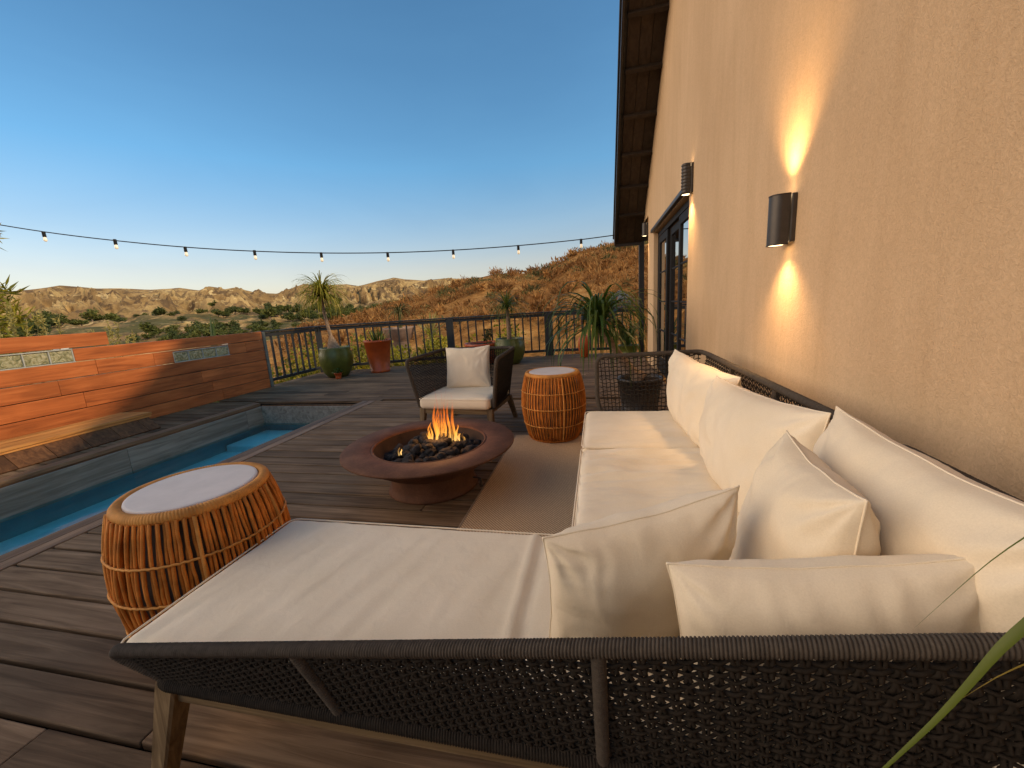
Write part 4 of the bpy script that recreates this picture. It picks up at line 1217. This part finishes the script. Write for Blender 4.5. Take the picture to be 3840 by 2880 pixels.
# planter + palm behind the armchair
BP = (-2.55, 8.75, 0)
g4 = empty('planter_bowl', BP, 'low wide terracotta planter with a dry twiggy plant behind the armchair', 'potted plant', 'potted plants along the railing')
m = MB(); lathe(m, [(.25, 0), (.26, .02), (.42, .40), (.44, .41), (.44, .47), (.40, .47), (.39, .43)], BP, 40, cap0=True); m.build('pot', M_terra, g4, smooth=True)
m = MB(); lathe(m, [(.40, .43), (.001, .44)], BP, 24); m.build('soil', M_soil, g4)
m = MB(); leaf_cloud(m, 160, (BP[0] + .12, BP[1], .66), (.16, .16, .24), .07, 9, .4, 0, 12); m.build('foliage', M_dry_g, g4)
CP = (-1.91, 8.55, 0)
g5 = empty('potted_palm', CP, 'small ponytail palm in a glazed olive pot behind the armchair', 'potted plant', 'potted plants along the railing')
pot_green(g5, CP, .34, .56)
m = MB(); tp = resample([(CP[0], CP[1], .5), (CP[0] + .01, CP[1], .8), (CP[0] - .01, CP[1], 1.22)], .05); tube(m, tp, np.linspace(.055, .028, len(tp)), 10); m.build('trunk', M_trunk, g5, smooth=True)
m = MB(); ponytail(m, (CP[0] - .01, CP[1], 1.22), 190, .58, .018, 8, -.1, 1.5, (1.8, 3.1)); m.build('foliage', M_pony, g5)

# big drooping palm behind the sofa arm
DP = (.43, 4.50, 0)
g6 = empty('potted_palm', DP, 'large drooping ponytail palm behind the far sofa arm', 'potted plant', 'potted plants along the railing')
pot_cone(g6, DP, .19, .24, .40, M_dark)
m = MB(); tp = resample(fillet([(DP[0], DP[1], .38), (DP[0] - .20, DP[1] - .04, .62), (.01, 4.4, .98)], .3), .03); tube(m, tp, np.interp(np.linspace(0, 1, len(tp)), [0, .15, 1], [.10, .05, .035]), 12); m.build('trunk', M_trunk, g6, smooth=True)
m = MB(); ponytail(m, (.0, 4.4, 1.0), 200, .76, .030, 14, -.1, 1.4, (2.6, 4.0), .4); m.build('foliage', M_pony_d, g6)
OP = (-.33, 9.22, 0)
g7 = empty('ceramic_urn', OP, 'small glossy orange-red urn on the deck under the drooping palm leaves', 'urn')
m = MB(); lathe(m, [(.07, 0), (.085, .02), (.125, .18), (.135, .30), (.115, .42), (.07, .48), (.072, .51), (.06, .51), (.055, .47)], OP, 36, cap0=True, cap1=True); m.build('body', M_terra, g7, smooth=True)
QP = (.64, 9.28, 0)
g8 = empty('potted_plant', QP, 'dark leafy plant in a squat olive pot beside the house corner', 'potted plant', 'potted plants along the railing')
pot_cone(g8, QP, .18, .225, .24, M_green)
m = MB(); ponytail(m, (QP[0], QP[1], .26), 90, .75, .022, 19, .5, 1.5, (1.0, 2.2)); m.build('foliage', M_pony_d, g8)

# foreground blades reaching in from the right
gb = empty('foreground_plant', (.80, .30, 0), 'long green strap leaves arching in at the lower right corner', 'plant')
pot_cone(gb, (.80, .12, 0), .12, .16, .30, M_dark)
def blade(pts, w, mat):
    p = resample(fillet(pts, .3, 10), .02); n = len(p); m_ = MB()
    t, nn, bb = frames(p); side = unit(np.cross(p[-1] - p[len(p)//2], V(.55, .65, -.45)))
    ws = w * np.interp(np.linspace(0, 1, n), [0, .45, .62, .80, 1], [.5, 1, .85, .40, .02])
    lift = np.cross(side, t)
    L = p - side * ws[:, None] / 2 + lift * ws[:, None] * .15; R = p + side * ws[:, None] / 2 + lift * ws[:, None] * .15
    v = np.stack([L, p, R], 1).reshape(-1, 3)
    f = []
    for i in range(n - 1):
        for k in range(2): f.append((3*i + k, 3*i + k + 1, 3*i + 4 + k, 3*i + 3 + k))
    m_.add(v, f, random.random()); m_.build('leaf', mat, gb, smooth=True)
blade([(.80, .20, .30), (.70, .40, .80), (.52, .46, .985), (.418, .45, .908), (.370, .45, .787), (.319, .45, .692), (.27, .45, .60)], .018, M_blade)
blade([(.82, .20, .30), (.74, .42, .78), (.56, .46, .92), (.425, .45, .859), (.368, .45, .787)], .011, M_blade_t)
blade([(.80, .18, .30), (.72, .42, .90), (.52, .45, 1.09), (.403, .45, 1.005), (.327, .45, .884)], .008, M_blade)

# ------------------------------------------------------------------ string lights
base_az = math.radians(-16); dd = 9.12
foot = V(math.sin(base_az), math.cos(base_az), 0) * dd
along = V(-math.cos(base_az), math.sin(base_az), 0)      # towards the left
AZB = [(-72, 11.2), (-62.05, 9.33), (-59.6, 9.01), (-55, 8.60), (-49.6, 8.21), (-43.2, 7.96), (-36.1, 7.80), (-28.1, 7.74), (-19.5, 7.79), (-10.6, 7.93), (-2, 8.09), (2.26, 8.25)]
def cable(az):
    a = math.radians(az); u = math.tan(base_az - a)
    p = foot + along * dd * u
    e = float(interp(AZB, az)); hd_ = math.hypot(p[0], p[1])
    p[2] = 1.25 + hd_ * math.tan(math.radians(e))
    return p
sl_ = empty('string_lights', tuple(cable(2.3)), 'black cable with nine lit festoon bulbs hung across the deck', 'string lights')
cp = np.array([cable(a) for a in np.linspace(-72, 2.35, 90)])
k_ = np.ones(9) / 9
zz = np.convolve(np.pad(cp[:, 2], 4, mode='edge'), k_, 'valid'); cp[6:-6, 2] = zz[6:-6]
m = MB(); tube(m, cp, .011, 6); m.build('cable', M_black, sl_, smooth=True)
for az in (-2.1, -10.6, -19.5, -28.1, -36.1, -43.2, -49.56, -54.98, -59.62, -64.0):
    x, y, z = cable(az); j = int(np.argmin(np.hypot(cp[:, 0] - x, cp[:, 1] - y))); z = cp[j, 2]
    m = MB(); lathe(m, [(.001, .012), (.026, .012), (.030, 0), (.028, -.02), (.030, -.085), (.027, -.095)], (x, y, z), 12, cap1=True)
    s_ = m.build('socket', M_black, sl_, smooth=True)
    m = MB(); lathe(m, [(.020, -.093), (.023, -.108), (.027, -.13), (.030, -.148), (.026, -.168), (.014, -.180), (.001, -.184)], (x, y, z), 14)
    m.build('bulb', M_bulb, s_, smooth=True)

# ------------------------------------------------------------------ trees, shrubs, distant things
tr = empty('tree', (-11.3, 4.55, -2.6), 'narrow leaved tree whose branch tips reach in at the left edge', 'tree')
m = MB()
tube(m, [(-11.3, 4.55, -2.6), (-11.2, 4.6, 0), (-11.25, 4.6, 2.2), (-11.2, 4.7, 4.0)], [.16, .13, .10, .04], 10)
tips = [(-9.45, 4.85, 2.78), (-9.6, 4.85, 2.95), (-9.55, 4.78, 1.95), (-9.55, 4.8, 1.75), (-9.35, 4.85, 1.55), (-9.6, 4.8, 1.3), (-9.55, 4.8, 1.0)]
for (x, y, z) in tips: tube(m, [(-11.23, 4.6, z - .8), (-10.2, 4.7, z - .2), (x, y, z)], [.04, .025, .008], 6)
m.build('trunk', M_trunk, tr, smooth=True)
m = MB()
for i, (x, y, z) in enumerate(tips):
    leaf_cloud(m, 50 if i < 2 else 80, (x - .05, y, z), (.24, .22, .14), .19, 6, .5, 0, 30 + i, 6.0)
leaf_cloud(m, 1200, (-13.0, 4.0, 2.6), (1.1, 1.3, 2.0), .22, 22, .35, 0, 77, 5.0)
m.build('crown', M_bush, tr)

def bush(c, rad, n, size, seed, label, mat, group, name='shrub', cat='shrub', clumps=14, elong=2.0, up=.3):
    e = empty(name, (c[0], c[1], c[2] - rad[2]), label, cat, group)
    m = MB(); leaf_cloud(m, n, c, rad, size, clumps, .38, 0, seed, elong, up); m.build('foliage', mat, e)
    m = MB(); rg_ = random.Random(seed)
    for k in range(6):
        a = rg_.uniform(0, 6.28); tube(m, [(c[0], c[1], c[2] - rad[2] - .25), (c[0] + rad[0] * .35 * math.cos(a), c[1] + rad[1] * .35 * math.sin(a), c[2] - .1), (c[0] + rad[0] * .7 * math.cos(a), c[1] + rad[1] * .7 * math.sin(a), c[2] + rad[2] * .4)], [.02, .014, .006], 5)
    m.build('stem', M_trunk, e, smooth=True)
    return e
rg = random.Random(21)
bl = 'yellow green sunlit shrub growing below the deck railing'
for i, (x, y) in enumerate(((-7.2, 6.9), (-7.3, 7.9), (-7.0, 8.9), (-6.1, 9.5), (-5.2, 9.9), (-4.3, 10.3), (-3.5, 10.7), (-7.9, 9.6), (-6.3, 10.8), (-4.9, 11.3), (-2.6, 11.6))):
    zt = rg.uniform(.45, .78) if i < 7 else rg.uniform(.5, .8)
    rz_ = rg.uniform(1.0, 1.3)
    bush((x, y, zt - rz_ + .1), (rg.uniform(.55, .8), rg.uniform(.5, .75), rz_), 1500, .11, 100 + i, bl, M_bush, 'shrubs below the railing', clumps=24)
# plants behind the red wall
for i, (y, z, n) in enumerate(((3.55, 1.52, 7), (3.2, 1.42, 5), (4.15, 1.30, 4), (4.4, 1.28, 3))):
    e = empty('flower_spikes', (-6.75, y, -2.2), ['pale flower spikes leaning up behind the step in the red wall', 'short pale flower stalks above the higher red planks', 'thin dry stalks just right of the wall step', 'pair of low pale stalks above the lower red planks'][i], 'plant')
    m = MB(); r2 = random.Random(i + 3)
    for k in range(n):
        y0 = y + r2.uniform(-.25, .25); x0 = -6.75 + r2.uniform(-.2, .2); zt = z + r2.uniform(-.2, .12); ln = r2.uniform(-.05, .28)
        tube(m, [(x0, y0, -2.2), (x0, y0 + .02, .6), (x0, y0 + ln, zt)], [.012, .010, .003], 5)
        leaf_cloud(m, 60, (x0, y0 + ln * .8, zt - .16), (.016, .022, .20), .035, 8, .5, 0, 200 + i * 10 + k, 2.0, 1.0)
    m.build('stalk', M_spike, e)
bush((-7.6, 2.28, .95), (.30, .30, .50), 600, .12, 301, 'bright yellow shrub at the left edge above the red wall', M_bush, None, clumps=12, elong=4)
e = empty('spear_plant', (-7.1, 6.05, -2.2), 'tall green spear shaped leaf rising behind the red wall end', 'plant')
m = MB()
for k in range(5): strap(m, (-7.1 + .02 * k, 6.05 + .02 * k, -1.0), 1.5 + .2 * k, 2.2 + .06 * k if k else 2.45, .16, 1.52 - .02 * k, .1, 8, .3)
m.build('leaf', M_pony, e)
# wide shrub mid slope
bush((-8.9, 8.2, -.55), (1.1, .9, .9), 1500, .13, 302, 'rounded lime green shrub below the red wall top', M_bush, None, clumps=20)
# slope shrubs that can be told apart are individual; the rest is ground scrub
def scrub():
    m1, m2 = MB(), MB(); r3 = random.Random(77)
    for k in range(1500):
        az = r3.uniform(-42, 14); r = 13 + (92 - 13) * r3.random() ** .8
        x, y = r * math.sin(math.radians(az)), r * math.cos(math.radians(az))
        if y < 11.2 and x > -7: continue
        if mnoise.noise(Vector((x * .11, y * .11, 2.0))) < -.22: continue
        z = terrain_z(x, y)
        s = r3.uniform(.25, .95) * (.8 + r / 80)
        green = mnoise.noise(Vector((x * .07, y * .07, 8.0))) > .30 or r3.random() < .06
        mm = m2 if green else m1
        o = len(mm.r)
        leaf_cloud(mm, 62, (x, y, z + s * .22), (s, s * .9, s * .55), s * (.30 if r3.random() < .5 else .5), 9, .5, .6, k, r3.choice((3.0, 6.0)), 1.1)
        b0 = r3.random()
        mm.r[o] = np.clip(mm.r[o] * .35 + b0 * .65, 0, 1)
    return m1, m2
m1, m2 = scrub()
tag(m1.build('dry_scrub', M_dry), 'dry golden scrub covering the near hillside', None, kind='stuff')
tag(m2.build('green_scrub', M_dry_g), 'dull green scrub scattered over the near hillside', None, kind='stuff')

# slope planter with agave beyond the railing
def ray_pt(az, r, z): return (r * math.sin(math.radians(az)), r * math.cos(math.radians(az)), z)
x, y, z = ray_pt(-27.8, 16, -.35)
e = empty('planter_bowl', (x, y, z), 'weathered terracotta bowl with drooping dry plant beyond the railing', 'potted plant')
m = MB(); lathe(m, [(.5, -1.2), (.36, .55), (.46, .60), (.62, .98), (.66, 1.04), (.58, 1.04), (.54, .96), (.001, .95)], (x, y, z), 32); m.build('pot', M_tile, e, smooth=True)
m = MB(); ponytail(m, (x + .1, y, z + 1.55), 80, .7, .05, 55, .2, 1.4, (2.5, 3.4)); tube(m, [(x + .1, y, z + .95), (x + .1, y, z + 1.6)], [.07, .05], 8); m.build('foliage', M_dry_g, e)
x, y, z = ray_pt(-23.5, 15.5, .05)
e = empty('agave', (x, y, z), 'spiky yellow agave standing on the slope beyond the railing', 'plant')
m = MB()
for k in range(40): strap(m, (x, y, z + .3), k * 2.4, .95, .07, .3 + (k % 7) * .17, .35, 5, random.random())
tube(m, [(x, y, z - 1.6), (x, y, z + .35)], .08, 8)
m.build('foliage', M_spike, e)

# grey roofed neighbour house low on the right
nb = empty('neighbour_house', (.6, 26, -4), 'grey roofed white cottage glimpsed through the right railing bay', 'house')
m = MB(); rbox(m, (1.2, 26, -1.9), (4.0, 4, 4.2), .02); m.build('wall', M_white, nb)
m = MB(); v = [(-1.1, 23.7, .2), (3.5, 23.7, .2), (3.5, 28.3, .2), (-1.1, 28.3, .2), (1.2, 23.7, 1.75), (1.2, 28.3, 1.75)]
m.add(np.array(v), [(0, 3, 5, 4), (1, 4, 5, 2), (0, 4, 1), (3, 2, 5), (0, 1, 2, 3)]); m.build('roof', M_greyroof, nb)
m = MB()
for q in (0, 1.0): rbox(m, (.45 + q, 23.985, -.75), (.5, .05, .7), .01)
m.build('window', M_black, nb)

# valley trees
def tree_proto(seed, mat, n=480):
    e = bpy.data.objects.new('valley_tree', None); COL.objects.link(e)
    m = MB(); leaf_cloud(m, n, (0, 0, 4.2), (3.6, 3.4, 2.9), .95, 16, .42, .2, seed, 1.3); m.build('crown', mat, e, local=True)
    m = MB(); tube(m, [(0, 0, -1), (.1, 0, 2), (.3, .2, 4.5)], [.35, .28, .12], 6); m.build('trunk', M_trunk, e, local=True)
    return e
tps = [tree_proto(1, M_tree), tree_proto(2, M_tree), tree_proto(3, M_tree_l), tree_proto(4, M_tree_l)]
tlab = ['dark grey green round tree in the valley beyond the red wall', 'dark grey green round tree in the valley beyond the red wall', 'lighter olive tree in the valley below the hills', 'lighter olive tree in the valley below the hills']
rg = random.Random(99); cnt = 0
used = [False] * 4
while cnt < 285:
    az = rg.uniform(-65, -30); r = rg.choice([rg.uniform(190, 420), rg.uniform(420, 1350), rg.uniform(500, 1350)])
    x, y = r * math.sin(math.radians(az)), r * math.cos(math.radians(az))
    if mnoise.noise(Vector((x * .006, y * .006, 4))) < .0: continue
    if az > -34 and r < 430: continue
    zt_ = terrain_z(x, y) + 4.5; el_ = (zt_ - 1.25) / r
    if el_ < -.026 or el_ > .036 or (el_ > .022 and rg.random() < .7): continue
    if any(terrain_z(x * q / 14, y * q / 14) > 1.25 + el_ * r * q / 14 for q in range(2, 14)): continue
    k = rg.randrange(4)
    if used[k]: o = copy_tree(tps[k])
    else: o = tps[k]; used[k] = True
    s = rg.uniform(.7, 1.5) * (2.0 if r > 700 else 1.35 if r > 420 else .9)
    o.location = (x, y, terrain_z(x, y) - .4); o.rotation_euler = (0, 0, rg.uniform(0, 6.3)); o.scale = (s * rg.uniform(.85, 1.5), s * rg.uniform(.85, 1.5), s * rg.uniform(.65, 1.2))
    tag(o, tlab[k], 'tree', 'trees in the valley'); cnt += 1
# cypress-like dark group mid right
for k in range(7):
    o = copy_tree(tps[k % 2]); az = -27.5 + k * .75; r = 300 + rg.uniform(-25, 25)
    x, y = r * math.sin(math.radians(az)), r * math.cos(math.radians(az))
    zt = 1.25 + r * math.tan(math.radians(2.0 - abs(k - 4) * .10)); s = 1.15
    o.location = (x, y, zt - 8.5 * s); o.scale = (s * .8, s * .8, s * 1.25)
    tag(o, 'tall dark tree in the row behind the near hill shoulder', 'tree', 'row of dark trees behind the near hill')
# small houses far below
vh = None
for k, (az, r) in enumerate(((-53.6, 330), (-50.2, 360), (-47.5, 520), (-57.0, 560), (-49.0, 420), (-60.5, 640))):
    x, y = r * math.sin(math.radians(az)), r * math.cos(math.radians(az)); z = terrain_z(x, y)
    e = empty('valley_house', (x, y, z), 'tiny pale house among the valley trees', 'house', 'distant houses in the valley', rz=rg.uniform(0, 3))
    m = MB(); rbox(m, (0, 0, 2.0), (11, 7, 5), .1); m.build('wall', M_white, e, local=True)
    m = MB(); m.add(np.array([(-6, -4, 4.4), (6, -4, 4.4), (6, 4, 4.4), (-6, 4, 4.4), (-5, 0, 6.8), (5, 0, 6.8)]), [(0, 1, 5, 4), (2, 3, 4, 5), (1, 2, 5), (3, 0, 4), (0, 3, 2, 1)]); m.build('roof', M_tile, e, local=True)

# ------------------------------------------------------------------ camera
f, pit, rol, yaw = 1500.36, .193053, -.0604238, .219679
cy, sy = math.cos(yaw), math.sin(yaw)
fw = V(-sy * math.cos(pit), cy * math.cos(pit), -math.sin(pit)); rt = V(cy, sy, 0); up = np.cross(rt, fw)
r2 = math.cos(rol) * rt + math.sin(rol) * up; u2 = -math.sin(rol) * rt + math.cos(rol) * up
cam = bpy.data.cameras.new('camera'); co = bpy.data.objects.new('camera', cam); COL.objects.link(co)
Mx = Matrix(((r2[0], u2[0], -fw[0], 0), (r2[1], u2[1], -fw[1], 0), (r2[2], u2[2], -fw[2], 1.25), (0, 0, 0, 1)))
co.matrix_world = Mx
cam.sensor_width = 36; cam.lens = f / 3840 * 36; cam.clip_start = .02; cam.clip_end = 60000
scene.camera = co

# ------------------------------------------------------------------ light
sd = unit(V(6.55, -.95, 4.8))            # towards the sun
elev = math.asin(sd[2]); az = math.atan2(sd[0], sd[1])
sun = bpy.data.lights.new('sun', 'SUN'); sun.energy = 3.1; sun.angle = math.radians(1.6); sun.color = (1, .74, .44)
so_ = bpy.data.objects.new('sun', sun); COL.objects.link(so_); so_.rotation_euler = Vector(-sd).to_track_quat('-Z', 'Y').to_euler()
so_.location = (10, -5, 12)
SKYT = [(0, (1.65, 1.28, 1.06)), (.10, (1.55, 1.24, 1.05)), (.3, (.90, 1.42, 1.48)), (.65, (.75, 1.25, 1.36))]
FILL_D = (-.92, -.33, .32); FILL_C = (1, .74, .48, 1); FILL_S = 3.8
w = bpy.data.worlds.new('World'); scene.world = w; w.use_nodes = True
nt = w.node_tree; nt.nodes.clear(); N = nt.nodes.new; Lk = nt.links.new
out = N('ShaderNodeOutputWorld'); bg = N('ShaderNodeBackground'); sky = N('ShaderNodeTexSky')
sky.sky_type = 'NISHITA'; sky.sun_disc = False; sky.sun_elevation = elev; sky.sun_rotation = az
sky.altitude = 300; sky.air_density = 1.0; sky.dust_density = 1.6; sky.ozone_density = 2.2
bg.inputs[1].default_value = .12
tc = N('ShaderNodeTexCoord')
sz = N('ShaderNodeSeparateXYZ'); Lk(tc.outputs['Generated'], sz.inputs[0])
tint = ramp(nt, sz.outputs[2], SKYT)
mpw = N('ShaderNodeMapping'); mpw.inputs['Scale'].default_value = (1, 1, 4); Lk(tc.outputs['Generated'], mpw.inputs['Vector'])
hz = ramp(nt, noise_tex(nt, mpw.outputs[0], 2.2, 4, .55, .6), [(.3, (.965, .97, .98)), (.7, (1.04, 1.03, 1.02))])
tint = mixc(nt, 1.0, tint, hz, 'MULTIPLY')
scl = N('ShaderNodeVectorMath'); scl.operation = 'MULTIPLY'; Lk(sky.outputs[0], scl.inputs[0]); Lk(tint, scl.inputs[1])
Lk(scl.outputs[0], bg.inputs[0])
# warm fill light added to the sky out of view, left behind the camera
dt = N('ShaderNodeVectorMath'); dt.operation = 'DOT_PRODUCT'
Lk(tc.outputs['Generated'], dt.inputs[0]); dt.inputs[1].default_value = tuple(unit(V(*FILL_D)))
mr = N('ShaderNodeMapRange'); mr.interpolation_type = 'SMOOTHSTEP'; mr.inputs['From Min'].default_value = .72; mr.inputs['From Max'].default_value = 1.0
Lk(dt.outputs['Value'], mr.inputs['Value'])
bg2 = N('ShaderNodeBackground'); bg2.inputs[0].default_value = FILL_C
mm = N('ShaderNodeMath'); mm.operation = 'MULTIPLY'; mm.inputs[1].default_value = FILL_S; Lk(mr.outputs[0], mm.inputs[0]); Lk(mm.outputs[0], bg2.inputs[1])
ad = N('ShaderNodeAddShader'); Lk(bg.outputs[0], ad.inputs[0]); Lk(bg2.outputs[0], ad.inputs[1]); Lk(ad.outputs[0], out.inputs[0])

scene.view_settings.view_transform = 'Standard'; scene.view_settings.look = 'None'; scene.view_settings.exposure = 0
scene.cycles.max_bounces = 8; scene.cycles.transparent_max_bounces = 24; scene.cycles.use_denoising = True
scene.cycles.sample_clamp_indirect = 8
